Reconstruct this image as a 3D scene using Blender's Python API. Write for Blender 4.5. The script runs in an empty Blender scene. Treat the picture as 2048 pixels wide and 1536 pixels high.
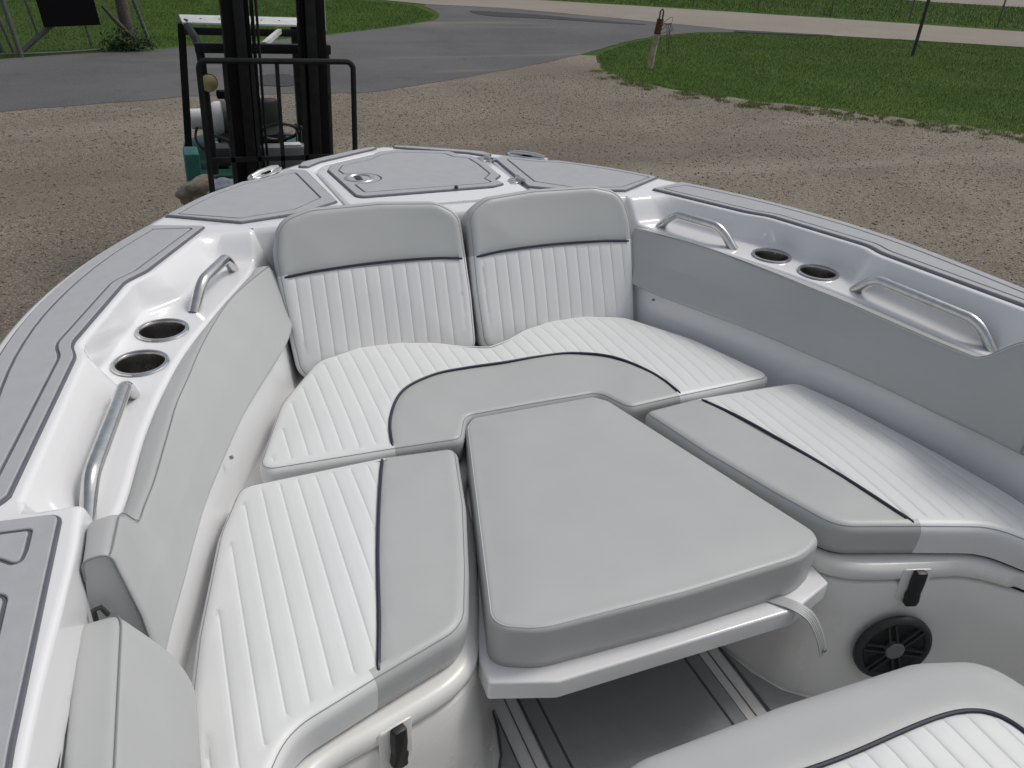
import bpy, bmesh, math, random
import numpy as np
from mathutils import Vector, Matrix
from mathutils.geometry import delaunay_2d_cdt, tessellate_polygon

random.seed(7)
rng = np.random.default_rng(7)
scn = bpy.context.scene
COL = scn.collection
H = 3.0                       # eye height above the ground; boat coordinates below are relative to the eye level

# ------------------------------------------------------------------ camera
F_PX, PITCH, ROLL, YAW, CAM_X = 1656.0, 0.52304, 0.04801, 0.40640, -0.7278
cy_, sy_, cp_, sp_ = math.cos(YAW), math.sin(YAW), math.cos(PITCH), math.sin(PITCH)
fwd = Vector((sy_ * cp_, cy_ * cp_, -sp_))
ri0 = Vector((cy_, -sy_, 0)); up0 = ri0.cross(fwd)
rgt = math.cos(ROLL) * ri0 + math.sin(ROLL) * up0
upv = -math.sin(ROLL) * ri0 + math.cos(ROLL) * up0
cam = bpy.data.cameras.new('camera'); camo = bpy.data.objects.new('camera', cam); COL.objects.link(camo)
mw = Matrix((rgt, upv, -fwd)).transposed().to_4x4(); mw.translation = Vector((CAM_X, 0, H))
camo.matrix_world = mw
cam.sensor_fit = 'HORIZONTAL'; cam.sensor_width = 36.0; cam.lens = 36.0 * F_PX / 2048.0
cam.clip_start = 0.05; cam.clip_end = 2000
scn.camera = camo

# ------------------------------------------------------------------ light
SUN_EL, SUN_AZ = math.radians(55), math.radians(86)     # azimuth clockwise from the bow (+Y)
w = bpy.data.worlds.new('World'); scn.world = w; w.use_nodes = True
nt = w.node_tree; nt.nodes.clear()
sky = nt.nodes.new('ShaderNodeTexSky'); sky.sky_type = 'NISHITA'; sky.sun_disc = False
sky.sun_elevation = SUN_EL; sky.sun_rotation = SUN_AZ; sky.air_density = 1.0; sky.dust_density = 3.0; sky.ozone_density = 1.0
hs = nt.nodes.new('ShaderNodeHueSaturation'); hs.inputs['Saturation'].default_value = 0.36
bg = nt.nodes.new('ShaderNodeBackground'); bg.inputs['Strength'].default_value = 0.145
wo = nt.nodes.new('ShaderNodeOutputWorld')
nt.links.new(sky.outputs[0], hs.inputs['Color']); nt.links.new(hs.outputs[0], bg.inputs[0]); nt.links.new(bg.outputs[0], wo.inputs[0])
sun = bpy.data.lights.new('sun', 'SUN'); suno = bpy.data.objects.new('sun', sun); COL.objects.link(suno)
sun.energy = 1.5; sun.angle = math.radians(14); sun.color = (1.0, 0.96, 0.90)
sd = Vector((math.sin(SUN_AZ) * math.cos(SUN_EL), math.cos(SUN_AZ) * math.cos(SUN_EL), math.sin(SUN_EL)))
suno.rotation_euler = (-sd).to_track_quat('-Z', 'Y').to_euler(); suno.location = sd * 40
scn.view_settings.view_transform = 'Standard'; scn.view_settings.look = 'None'
scn.view_settings.exposure = -0.30; scn.view_settings.gamma = 1.0
try:
    scn.view_settings.use_curve_mapping = False
    scn.cycles.use_denoising = True
    scn.cycles.max_bounces = 8; scn.cycles.caustics_reflective = False; scn.cycles.caustics_refractive = False
except Exception:
    pass

# ------------------------------------------------------------------ materials
def mat(name, col, rough=0.5, metal=0.0, coat=0.0, bump=None, var=None, spec=0.5, col2=None, wear=None):
    """col base colour; bump=(scale,strength[,detail]); var=(scale,amount) brightness mottling; col2 second colour mixed by noise"""
    m = bpy.data.materials.new(name); m.use_nodes = True
    n = m.node_tree; b = n.nodes['Principled BSDF']
    b.inputs['Base Color'].default_value = (*col, 1); b.inputs['Roughness'].default_value = rough
    b.inputs['Metallic'].default_value = metal; b.inputs['Coat Weight'].default_value = coat
    b.inputs['Coat Roughness'].default_value = 0.08; b.inputs['Specular IOR Level'].default_value = spec
    tc = n.nodes.new('ShaderNodeTexCoord')
    if var or col2:
        t = n.nodes.new('ShaderNodeTexNoise'); t.inputs['Scale'].default_value = var[0]; t.inputs['Detail'].default_value = 6
        n.links.new(tc.outputs['Object'], t.inputs['Vector'])
        r = n.nodes.new('ShaderNodeMapRange'); r.inputs['From Min'].default_value = .35; r.inputs['From Max'].default_value = .65
        n.links.new(t.outputs[0], r.inputs['Value'])
        mx = n.nodes.new('ShaderNodeMix'); mx.data_type = 'RGBA'
        c2 = col2 if col2 else tuple(c * (1 - var[1]) for c in col)
        mx.inputs['A'].default_value = (*col, 1); mx.inputs['B'].default_value = (*c2, 1)
        n.links.new(r.outputs[0], mx.inputs['Factor']); n.links.new(mx.outputs['Result'], b.inputs['Base Color'])
        if wear:
            r2 = n.nodes.new('ShaderNodeMapRange'); r2.inputs['To Min'].default_value = rough - wear; r2.inputs['To Max'].default_value = rough + wear
            n.links.new(t.outputs[0], r2.inputs['Value']); n.links.new(r2.outputs[0], b.inputs['Roughness'])
    if bump:
        t2 = n.nodes.new('ShaderNodeTexNoise'); t2.inputs['Scale'].default_value = bump[0]; t2.inputs['Detail'].default_value = bump[2] if len(bump) > 2 else 3
        n.links.new(tc.outputs['Object'], t2.inputs['Vector'])
        bp = n.nodes.new('ShaderNodeBump'); bp.inputs['Strength'].default_value = bump[1]; bp.inputs['Distance'].default_value = 0.002
        n.links.new(t2.outputs[0], bp.inputs['Height']); n.links.new(bp.outputs[0], b.inputs['Normal'])
    return m

M = {}
M['gel'] = mat('gelcoat_white', (.80, .80, .81), .16, coat=.5, var=(3.0, .03), wear=.05)
M['gel_in'] = mat('gelcoat_liner', (.80, .79, .765), .28, coat=.2, var=(4.0, .04), wear=.06)
M['white_v'] = mat('white_vinyl', (.73, .74, .735), .42, bump=(900, .05), var=(9, .03), wear=.06)
M['gray_v'] = mat('gray_vinyl', (.45, .461, .456), .42, bump=(900, .05), var=(7, .04), wear=.06)
M['navy'] = mat('navy_piping', (.013, .015, .035), .4)
M['seam'] = mat('seam_thread', (.26, .27, .275), .6)
M['seam_l'] = mat('seam_light', (.62, .63, .63), .6)
M['eva'] = mat('eva_foam_gray', (.405, .415, .432), .8, bump=(1500, .25), var=(30, .05))
M['eva_d'] = mat('eva_foam_charcoal', (.125, .13, .155), .75, bump=(1200, .2), var=(30, .1))
M['eva_shaded'] = mat('eva_foam_floor_shaded', (.31, .318, .325), .8, bump=(1500, .25), var=(30, .06))  # same foam as the deck pads, footwell shade darkened into its colour
M['steel'] = mat('polished_steel', (.66, .66, .65), .16, metal=1, var=(60, .15), wear=.08)
M['steel_b'] = mat('brushed_steel', (.44, .43, .41), .28, metal=1, var=(40, .15), wear=.08)
M['black_p'] = mat('black_plastic', (.012, .012, .013), .45, bump=(300, .1))
M['black_g'] = mat('dark_gray_plastic', (.03, .031, .034), .5)
M['hubg'] = mat('gray_plastic', (.17, .18, .185), .5)
M['groove'] = mat('dark_gasket', (.03, .03, .035), .7)
M['rubber'] = mat('black_rubber', (.02, .02, .02), .7)
M['fk_black'] = mat('forklift_black_paint', (.006, .007, .007), .6, var=(14, .3), col2=(.014, .015, .014), wear=.1, spec=.25)
M['fk_dark'] = mat('forklift_grease_steel', (.004, .004, .005), .65, var=(20, .5), spec=.2)
M['fk_teal'] = mat('forklift_teal_paint', (.02, .16, .135), .5, var=(6, .4), wear=.1)
M['fk_dteal'] = mat('forklift_dirty_teal', (.014, .085, .074), .6, var=(6, .5), spec=.3)
M['fk_plate'] = mat('forklift_roof_plate', (.62, .63, .62), .5, var=(8, .25))
M['tank'] = mat('tank_white_paint', (.80, .80, .79), .5, var=(9, .12), wear=.1)
M['red'] = mat('rust_red_paint', (.24, .06, .03), .6, var=(20, .5))
M['lamp'] = mat('yellowed_lens', (.42, .36, .16), .35, var=(20, .3))
M['sack'] = mat('tan_canvas', (.30, .26, .20), .9, bump=(60, .8), var=(12, .5))
M['rag'] = mat('pale_cloth', (.42, .45, .52), .9, var=(20, .3))
M['galv'] = mat('galvanised_steel', (.13, .135, .13), .6, metal=.3, var=(30, .3))
M['wood'] = mat('weathered_wood', (.11, .095, .08), .9, bump=(80, .9), var=(30, .5))
M['oldpost'] = mat('peeling_paint_post', (.42, .36, .29), .8, var=(14, .3), col2=(.24, .19, .14))
M['rust'] = mat('rusty_metal', (.12, .05, .025), .9, var=(50, .5))
M['greenpole'] = mat('green_steel_pole', (.025, .045, .04), .6, var=(20, .3))
M['blacksheet'] = mat('black_sign_back', (.004, .004, .005), .8, spec=.1)
M['graysheet'] = mat('gray_sign', (.10, .11, .13), .6)
M['leaf'] = mat('vine_leaf', (.035, .075, .015), .7, var=(9, .5))

def ground_mat(name, cols, scales, rough=.95, bump=(40, .6), patch=None):
    """cols: three colours blended by coarse and fine noise"""
    m = bpy.data.materials.new(name); m.use_nodes = True; n = m.node_tree; b = n.nodes['Principled BSDF']
    b.inputs['Roughness'].default_value = rough; b.inputs['Specular IOR Level'].default_value = .2
    tc = n.nodes.new('ShaderNodeTexCoord')
    def noise(s, d=8, dist=0):
        t = n.nodes.new('ShaderNodeTexNoise'); t.inputs['Scale'].default_value = s; t.inputs['Detail'].default_value = d
        t.inputs['Distortion'].default_value = dist
        n.links.new(tc.outputs['Object'], t.inputs['Vector']); return t
    def rng_(src, a, c):
        r = n.nodes.new('ShaderNodeMapRange'); r.inputs['From Min'].default_value = a; r.inputs['From Max'].default_value = c
        n.links.new(src, r.inputs['Value']); return r.outputs[0]
    def mix(fac, A, B):
        mx = n.nodes.new('ShaderNodeMix'); mx.data_type = 'RGBA'
        for k, v in (('A', A), ('B', B)):
            if isinstance(v, tuple): mx.inputs[k].default_value = (*v, 1)
            else: n.links.new(v, mx.inputs[k])
        n.links.new(fac, mx.inputs['Factor']); return mx.outputs['Result']
    c = mix(rng_(noise(scales[0], 5, .6).outputs[0], .38, .62), cols[0], cols[1])
    fine = noise(scales[1], 4)
    c = mix(rng_(fine.outputs[0], .45, .75), c, cols[2])
    if len(cols) > 3:
        vo = n.nodes.new('ShaderNodeTexVoronoi'); vo.inputs['Scale'].default_value = scales[2]
        n.links.new(tc.outputs['Object'], vo.inputs['Vector'])
        sep = n.nodes.new('ShaderNodeSeparateColor'); n.links.new(vo.outputs['Color'], sep.inputs[0])
        c = mix(rng_(sep.outputs[0], .72, .95), c, cols[3])
        c = mix(rng_(sep.outputs[1], .72, .95), c, cols[4])
    if patch:
        mp = n.nodes.new('ShaderNodeMapping'); mp.inputs['Rotation'].default_value = (0, 0, math.radians(-28)); mp.inputs['Scale'].default_value = (.22, 1.1, 1)
        n.links.new(tc.outputs['Object'], mp.inputs['Vector'])
        for col_, sc_, a_, c_, src in ((patch[0], .55, .55, .72, mp.outputs[0]), (patch[1], .30, .54, .70, mp.outputs[0]), (patch[1], 1.9, .60, .78, tc.outputs['Object'])):
            t = noise(sc_, 7, .8); n.links.new(src, t.inputs['Vector']); r_ = n.nodes.new('ShaderNodeMapRange')
            r_.inputs['From Min'].default_value = a_; r_.inputs['From Max'].default_value = c_; r_.inputs['To Max'].default_value = .75
            n.links.new(t.outputs[0], r_.inputs['Value']); c = mix(r_.outputs[0], c, col_)
    n.links.new(c, b.inputs['Base Color'])
    bp = n.nodes.new('ShaderNodeBump'); bp.inputs['Strength'].default_value = bump[1]; bp.inputs['Distance'].default_value = .02
    n.links.new(noise(bump[0], 6).outputs[0], bp.inputs['Height']); n.links.new(bp.outputs[0], b.inputs['Normal'])
    return m

M['gravel'] = ground_mat('gravel_ground', [(.240, .212, .170), (.172, .149, .117), (.145, .124, .098), (.32, .285, .24), (.118, .098, .078)], (.45, 12, 85), bump=(30, .8), patch=((.275, .248, .208), (.148, .127, .10)))
M['asphalt'] = ground_mat('asphalt_ground', [(.120, .120, .124), (.096, .097, .101), (.142, .138, .132)], (.35, 30), bump=(60, .4), patch=((.185, .172, .15), (.085, .086, .092)))
M['road'] = ground_mat('concrete_road', [(.27, .24, .20), (.235, .21, .175), (.30, .275, .24)], (.4, 25), bump=(60, .3))
M['lawn'] = ground_mat('lawn_ground', [(.038, .082, .006), (.062, .108, .011), (.028, .058, .006)], (.45, 12), bump=(25, 1.0))
M['blade'] = mat('grass_blade', (.042, .108, .006), .7, var=(.9, .4), col2=(.085, .155, .014))
M['dryblade'] = mat('dry_grass_blade', (.22, .27, .09), .8, var=(2, .3))

def stone_mat():
    m = bpy.data.materials.new('gravel_stone'); m.use_nodes = True; n = m.node_tree; b = n.nodes['Principled BSDF']
    b.inputs['Roughness'].default_value = .85
    g = n.nodes.new('ShaderNodeNewGeometry'); cr = n.nodes.new('ShaderNodeValToRGB')
    e = cr.color_ramp.elements
    e[0].position = 0; e[0].color = (.11, .09, .07, 1); e[1].position = 1; e[1].color = (.32, .28, .23, 1)
    k = e.new(.4); k.color = (.185, .155, .115, 1); k = e.new(.75); k.color = (.165, .13, .095, 1)
    n.links.new(g.outputs['Random Per Island'], cr.inputs[0]); n.links.new(cr.outputs[0], b.inputs['Base Color'])
    return m
M['stone'] = stone_mat()

# ------------------------------------------------------------------ object helpers
BASE = {}
def tag(o, label=None, cat=None, group=None, kind=None):
    for k, v in (('label', label), ('category', cat), ('group', group), ('kind', kind)):
        if v: o[k] = v
    return o
def link(o, parent=None):
    COL.objects.link(o)
    if parent is not None:
        o.parent = parent
        b = BASE.get(parent.name, Vector((0, 0, 0)))
        o.matrix_parent_inverse = Matrix.Translation(-b)
    return o
def thing(name, loc, label, cat, group=None):
    o = bpy.data.objects.new(name, None); COL.objects.link(o); o.location = loc; o.empty_display_size = .1
    BASE[o.name] = Vector(loc)
    return tag(o, label, cat, group)
def obj(name, verts, faces, m, parent=None, smooth=True, angle=None):
    me = bpy.data.meshes.new(name); me.from_pydata([tuple(v) for v in verts], [], faces); me.update()
    bm = bmesh.new(); bm.from_mesh(me); bmesh.ops.remove_doubles(bm, verts=bm.verts, dist=1e-5)
    bmesh.ops.recalc_face_normals(bm, faces=bm.faces); bm.to_mesh(me); bm.free()
    me.materials.append(M[m])
    if smooth:
        me.polygons.foreach_set('use_smooth', [True] * len(me.polygons))
        if angle is not None:
            me.set_sharp_from_angle(angle=math.radians(angle))
    o = bpy.data.objects.new(name, me)
    link(o, parent)
    if parent is None: BASE[o.name] = Vector((0, 0, 0))
    return o

class MB:
    """collects shapes, builds ONE mesh object"""
    def __init__(s): s.v = []; s.f = []
    def add(s, v, f):
        o = len(s.v); s.v += [tuple(p) for p in v]; s.f += [tuple(i + o for i in q) for q in f]; return s
    def box(s, c, d, b=0.0, rz=0.0):
        bm = bmesh.new(); bmesh.ops.create_cube(bm, size=1)
        bmesh.ops.scale(bm, vec=d, verts=bm.verts)
        if b > 0: bmesh.ops.bevel(bm, geom=list(bm.edges), offset=b, segments=2, profile=.6, affect='EDGES')
        if rz: bmesh.ops.rotate(bm, cent=(0, 0, 0), matrix=Matrix.Rotation(rz, 3, 'Z'), verts=bm.verts)
        bm.verts.index_update()
        s.add([v.co + Vector(c) for v in bm.verts], [[v.index for v in f.verts] for f in bm.faces]); bm.free(); return s
    def beam(s, a, b, wx, wy, up=(0, 0, 1)):
        a = Vector(a); b = Vector(b); d = (b - a).normalized(); u = Vector(up)
        if abs(d.dot(u)) > .95: u = Vector((0, 1, 0))
        x = d.cross(u).normalized(); y = x.cross(d)
        vs = []
        for p in (a, b):
            for i, j in ((-1, -1), (1, -1), (1, 1), (-1, 1)): vs.append(p + x * wx / 2 * i + y * wy / 2 * j)
        return s.add(vs, [(0, 1, 2, 3), (7, 6, 5, 4), (0, 4, 5, 1), (1, 5, 6, 2), (2, 6, 7, 3), (3, 7, 4, 0)])
    def tube(s, path, r, n=8, closed=False, cap=True):
        P = [Vector(p) for p in path]; N = len(P); vs = []; fs = []
        prev = None
        for i, p in enumerate(P):
            if closed: t = (P[(i + 1) % N] - P[i - 1]).normalized()
            else: t = (P[min(i + 1, N - 1)] - P[max(i - 1, 0)]).normalized()
            if prev is None:
                u = Vector((0, 0, 1)) if abs(t.z) < .9 else Vector((1, 0, 0))
                x = t.cross(u).normalized()
            else:
                x = (prev - t * prev.dot(t)).normalized()
            prev = x; y = t.cross(x)
            rr = r[i] if isinstance(r, (list, tuple)) else r
            for k in range(n):
                a = 2 * math.pi * k / n; vs.append(p + x * rr * math.cos(a) + y * rr * math.sin(a))
        m_ = N if closed else N - 1
        for i in range(m_):
            j = (i + 1) % N
            for k in range(n): fs.append((i * n + k, i * n + (k + 1) % n, j * n + (k + 1) % n, j * n + k))
        if cap and not closed:
            fs.append(tuple(range(n))); fs.append(tuple((N - 1) * n + k for k in reversed(range(n))))
        return s.add(vs, fs)
    def lathe(s, prof, c, n=40, axis=None, cap=False):
        """prof: list of (r,z) about z through c; axis: optional Matrix 3x3"""
        vs = []; fs = []; A = axis or Matrix.Identity(3)
        for r, z in prof:
            for k in range(n):
                a = 2 * math.pi * k / n; vs.append(Vector(c) + A @ Vector((r * math.cos(a), r * math.sin(a), z)))
        for i in range(len(prof) - 1):
            for k in range(n): fs.append((i * n + k, i * n + (k + 1) % n, (i + 1) * n + (k + 1) % n, (i + 1) * n + k))
        if cap: fs.append(tuple((len(prof) - 1) * n + k for k in range(n)))
        return s.add(vs, fs)
    def build(s, name, m, parent=None, smooth=True, angle=35): return obj(name, s.v, s.f, m, parent, smooth, angle)

# ------------------------------------------------------------------ 2D helpers
def spline(P, n=12, closed=False):
    P = [np.array(p, float) for p in P]; out = []; N = len(P)
    rngk = range(N) if closed else range(N - 1)
    for i in rngk:
        if closed: p0, p1, p2, p3 = P[i - 1], P[i], P[(i + 1) % N], P[(i + 2) % N]
        else: p0, p1, p2, p3 = P[max(i - 1, 0)], P[i], P[i + 1], P[min(i + 2, N - 1)]
        d1 = max(np.linalg.norm(p2 - p1), 1e-6) ** .5; d0 = max(np.linalg.norm(p1 - p0), 1e-9) ** .5; d2 = max(np.linalg.norm(p3 - p2), 1e-9) ** .5
        if d0 < 1e-3: d0 = d1
        if d2 < 1e-3: d2 = d1
        m1 = (p2 - p1 + d1 * ((p1 - p0) / d0 - (p2 - p0) / (d0 + d1))); m2 = (p2 - p1 + d1 * ((p3 - p2) / d2 - (p3 - p1) / (d1 + d2)))
        for k in range(n):
            t = k / n
            out.append((2 * t**3 - 3 * t**2 + 1) * p1 + (t**3 - 2 * t**2 + t) * m1 + (-2 * t**3 + 3 * t**2) * p2 + (t**3 - t**2) * m2)
    if not closed: out.append(P[-1])
    return [tuple(p) for p in out]
def area(P): return .5 * sum(P[i - 1][0] * P[i][1] - P[i][0] * P[i - 1][1] for i in range(len(P)))
def ccw(P): return list(P) if area(P) > 0 else list(reversed(P))
def mir(P): return [(-p[0],) + tuple(p[1:]) for p in P]
def fillet(P, r, n=5, closed=True):
    out = []; N = len(P)
    for i in range(N):
        p = np.array(P[i][:2], float); rr = P[i][2] if len(P[i]) > 2 else r
        if not closed and i in (0, N - 1): out.append(tuple(p)); continue
        a = np.array(P[i - 1][:2], float) - p; b = np.array(P[(i + 1) % N][:2], float) - p
        la, lb = np.linalg.norm(a), np.linalg.norm(b)
        if la < 1e-9 or lb < 1e-9 or rr <= 0:
            for _ in range(1): out.append(tuple(p))
            continue
        a /= la; b /= lb; c = np.clip(a @ b, -1, 1); half = math.acos(c) / 2
        if half > math.pi / 2 - .02: out.append(tuple(p)); continue
        d = min(rr / math.tan(half), la * .49, lb * .49)
        p1, p2 = p + a * d, p + b * d
        ctr = p + (a + b) / np.linalg.norm(a + b) * (d / math.cos(half)); rad = d * math.tan(half)
        a1 = math.atan2(*(p1 - ctr)[::-1]); a2 = math.atan2(*(p2 - ctr)[::-1]); da = (a2 - a1 + math.pi) % (2 * math.pi) - math.pi
        for k in range(n + 1):
            t = a1 + da * k / n; out.append((ctr[0] + rad * math.cos(t), ctr[1] + rad * math.sin(t)))
    return out
def uniform(P, step):
    A = np.array([p[:2] for p in P] + [P[0][:2]], float); s_ = np.concatenate([[0], np.cumsum(np.hypot(*np.diff(A, axis=0).T))])
    n = int(round(s_[-1] / step)); t = np.linspace(0, s_[-1], n, endpoint=False)
    return list(zip(np.interp(t, s_, A[:, 0]), np.interp(t, s_, A[:, 1])))
def fillet_fixed(P, R, n=4):
    """open polyline in any 2D plane, always the same number of output points"""
    out = [tuple(P[0])]
    for i in range(1, len(P) - 1):
        p = np.array(P[i], float); a = np.array(P[i - 1], float) - p; b = np.array(P[i + 1], float) - p
        la, lb = np.linalg.norm(a) + 1e-9, np.linalg.norm(b) + 1e-9; a /= la; b /= lb
        half = math.acos(np.clip(a @ b, -1, 1)) / 2
        d = min(R[i] / max(math.tan(half), 1e-3), la * .45, lb * .45)
        for k in range(n + 1):
            t = k / n; out.append(tuple((1 - t)**2 * (p + a * d) + 2 * t * (1 - t) * p + t * t * (p + b * d)))
    out.append(tuple(P[-1])); return out
def offset(P, d, closed=True):
    """CCW polygon: positive d moves inward"""
    N = len(P); A = np.array([p[:2] for p in P], float); out = []
    for i in range(N):
        if closed: e1 = A[i] - A[i - 1]; e2 = A[(i + 1) % N] - A[i]
        else: e1 = A[i] - A[max(i - 1, 0)]; e2 = A[min(i + 1, N - 1)] - A[i]
        l1, l2 = np.linalg.norm(e1), np.linalg.norm(e2)
        if l1 < 1e-9: e1 = e2; l1 = l2
        if l2 < 1e-9: e2 = e1; l2 = l1
        n1 = np.array([-e1[1], e1[0]]) / l1; n2 = np.array([-e2[1], e2[0]]) / l2
        b = n1 + n2; lb = np.linalg.norm(b)
        if lb < 1e-6: b = n1; k = 1
        else: b /= lb; k = min(1 / max(b @ n1, .3), 2.5)
        q = tuple(A[i] + b * d * k)
        out.append(q + tuple(P[i][2:]))
    return out
def resample(P, step, closed=True):
    A = [np.array(p[:2], float) for p in P]
    if closed: A.append(A[0])
    out = []
    for i in range(len(A) - 1):
        L = np.linalg.norm(A[i + 1] - A[i]); n = max(1, int(math.ceil(L / step)))
        for k in range(n): out.append(tuple(A[i] + (A[i + 1] - A[i]) * k / n))
    if not closed: out.append(tuple(A[-1]))
    return out
def dist_poly(pts, P, closed=True):
    A = np.array([p[:2] for p in P], float); B = np.roll(A, -1, 0)
    if not closed: A, B = A[:-1], B[:-1]
    Q = np.array(pts, float); best = np.full(len(Q), 1e9)
    for a, b in zip(A, B):
        ab = b - a; t = np.clip(((Q - a) @ ab) / (ab @ ab + 1e-12), 0, 1)
        best = np.minimum(best, np.hypot(*(Q - a - t[:, None] * ab).T))
    return best
def inside(pts, P):
    Q = np.array(pts, float); A = np.array([p[:2] for p in P], float); r = np.zeros(len(Q), bool)
    for i in range(len(A)):
        a, b = A[i - 1], A[i]
        c = (a[1] > Q[:, 1]) != (b[1] > Q[:, 1])
        with np.errstate(divide='ignore', invalid='ignore'):
            x = (b[0] - a[0]) * (Q[:, 1] - a[1]) / (b[1] - a[1]) + a[0]
        r ^= c & (Q[:, 0] < x)
    return r
def lut(P): 
    P = sorted(P); y = [p[0] for p in P]; x = [p[1] for p in P]
    return lambda t: float(np.interp(t, y, x))
def smooth_lut(P, n=14):
    P = sorted(P); return lut(spline(P, n))
def sstep(a, b, t):
    t = max(0., min(1., (t - a) / (b - a))); return t * t * (3 - 2 * t)

def slab(outline, z0, z1, bev=0.0, holes=(), seg=2, cap_bottom=True, xf=None):
    """vertical prism of a CCW outline (fine polygon), rounded top edge; z0,z1 numbers or functions of (x,y)"""
    f0 = z0 if callable(z0) else (lambda x, y: z0); f1 = z1 if callable(z1) else (lambda x, y: z1)
    P = ccw(outline); vs = []; fs = []
    X = xf or (lambda x, y, z: (x, y, z))
    def addloops(L0, sgn):
        n = len(L0); rows = [[(x, y, f0(x, y)) for x, y in L0]]
        rows.append([(x, y, f1(x, y) - bev) for x, y in L0])
        top = L0
        if bev > 0:
            for k in range(1, seg + 1):
                a = math.pi / 2 * k / seg
                top = offset(L0, sgn * bev * (1 - math.cos(a)))
                rows.append([(x, y, f1(x, y) - bev + bev * math.sin(a)) for x, y in top])
        st = len(vs)
        for r in rows: vs.extend(r)
        for i in range(len(rows) - 1):
            for k in range(n): fs.append((st + i * n + k, st + i * n + (k + 1) % n, st + (i + 1) * n + (k + 1) % n, st + (i + 1) * n + k))
        return st, len(rows), n
    s0, r0, n0 = addloops([p[:2] for p in P], 1)
    info = [(s0, r0, n0)]
    for h in holes: info.append(addloops([p[:2] for p in reversed(ccw(h))], 1))
    if holes:
        for row in ([0] if cap_bottom else []) + [-1]:
            loops = []; ids = []
            for s, r, n in info:
                st = s + (0 if row == 0 else (r - 1) * n); ids += list(range(st, st + n)); loops.append([Vector(vs[i]) for i in range(st, st + n)])
            for t in tessellate_polygon(loops): fs.append(tuple(ids[i] for i in t))
    else:
        fs.append(tuple(s0 + (r0 - 1) * n0 + k for k in range(n0)))
        if cap_bottom: fs.append(tuple(s0 + k for k in reversed(range(n0))))
    return [X(*v) for v in vs], fs
def sheet(outline, z, xf=None):
    L = [Vector((p[0], p[1], z)) for p in outline]
    return [tuple(v) for v in L], [tuple(t) for t in tessellate_polygon([L])]

# ================================================================== BOAT
# plan data: x half-breadth, y forward of the eye; z relative to eye level, raised by H in W()
def dz(y): return H - .7515 - .0263 * (y - 2)
RIM = [(0, 3.003), (.10, 2.962), (.20, 2.905), (.364, 2.797), (.505, 2.660), (.66, 2.512), (.792, 2.315), (.948, 2.038), (1.045, 1.775), (1.09, 1.55), (1.105, 1.30), (1.115, .9), (1.13, .2), (1.135, -.9)]
rim = spline(RIM, 10)                          # starboard, bow to aft
rim_x = lut([(p[1], p[0]) for p in rim])
PI_ = fillet([(2.205, .665), (1.912, .810), (1.856, .856), (1.56, .946), (1.506, .936), (1.066, 1.000)], .09, 6, closed=False)
pad_in = lut(PI_)
T_ = smooth_lut([(2.30, .53), (2.16, .553), (2.05, .577), (1.837, .676), (1.653, .760), (1.493, .811), (1.348, .845), (1.145, .878), (1.05, .905), (.93, .912), (.63, .94), (0., .95), (-.9, .95)])
W_ = smooth_lut([(2.30, .44), (2.16, .467), (2.0, .502), (1.9, .532), (1.76, .597), (1.66, .642), (1.55, .687), (1.43, .729), (1.3, .772), (1.2, .798), (1.1, .832), (1.0, .872), (.93, .885), (.6, .90), (0, .91), (-.9, .91)])
G_ = smooth_lut([(2.30, .43), (2.16, .455), (2.0, .490), (1.9, .520), (1.76, .585), (1.66, .630), (1.55, .675), (1.43, .717), (1.3, .760), (1.2, .79), (1.1, .818), (1.0, .838), (.93, .850), (.6, .875), (0, .89), (-.9, .89)])
CUPS = [(.797, 1.748), (.843, 1.608)]
SHELF = H - .82

boat = thing('boat', (0, .5, H - 2.30), 'white open bow boat with gray foam deck pads and cushioned bow seating', 'boat')

ys = sorted(set(np.round(np.concatenate([np.arange(-.9, .95, .05), np.arange(.95, 1.12, .006), np.arange(1.12, 1.46, .02), np.arange(1.46, 1.95, .004), np.arange(1.95, 2.07, .015), np.arange(2.07, 2.1651, .005)]), 4)))
def side_profile(y):
    rec = sstep(1.03, 1.075, y) * (1 - sstep(2.09, 2.155, y))
    zd = dz(y); zs = zd + (SHELF - zd) * rec
    e = pad_in(min(y, 2.2)) - .013
    if y < 1.066: e = min(e, 1.0 - .016)
    cz_ = sstep(1.50, 1.58, y) * (1 - sstep(1.84, 1.92, y))
    cw = .05 - .040 * sstep(1.50, 1.58, y) * (1 - sstep(1.84, 1.92, y))
    t = T_(y); wl = W_(y)
    c = max(e - cw, t + .02)
    prof = [(rim_x(y) - .03, zd), (e, zd), (c, zs), (t, zs), (max(wl + .028, t - .10), H - .925), (G_(y), H - 1.15)]
    f = fillet_fixed(prof, [0, .012, .03 - .010 * cz_, .014, .03, 0], 5)
    # refine the shelf strip (between the fillets of c and t) for the cup holes
    i0 = 1 + 6 + 6 - 1
    a, b = f[i0], f[i0 + 1]
    mid = [(a[0] + (b[0] - a[0]) * k / 30, a[1] + (b[1] - a[1]) * k / 30) for k in range(1, 30)]
    return f[:i0 + 1] + mid + f[i0 + 1:]
vs, fs = [], []
for sgn in (1, -1):
    rows = [side_profile(y) for y in ys]; st = len(vs); n = len(rows[0])
    for y, r in zip(ys, rows): vs += [(sgn * x, y, z) for x, z in r]
    for i in range(len(ys) - 1):
        for k in range(n - 1):
            q = (st + i * n + k, st + i * n + k + 1, st + (i + 1) * n + k + 1, st + (i + 1) * n + k)
            cx = sum(vs[j][0] for j in q) / 4 * sgn; cyy = sum(vs[j][1] for j in q) / 4; cz = sum(vs[j][2] for j in q) / 4
            if any(math.hypot(cx - a, cyy - b) < .0485 for a, b in CUPS) and abs(cz - SHELF) < .006: continue
            fs.append(q)
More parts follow.
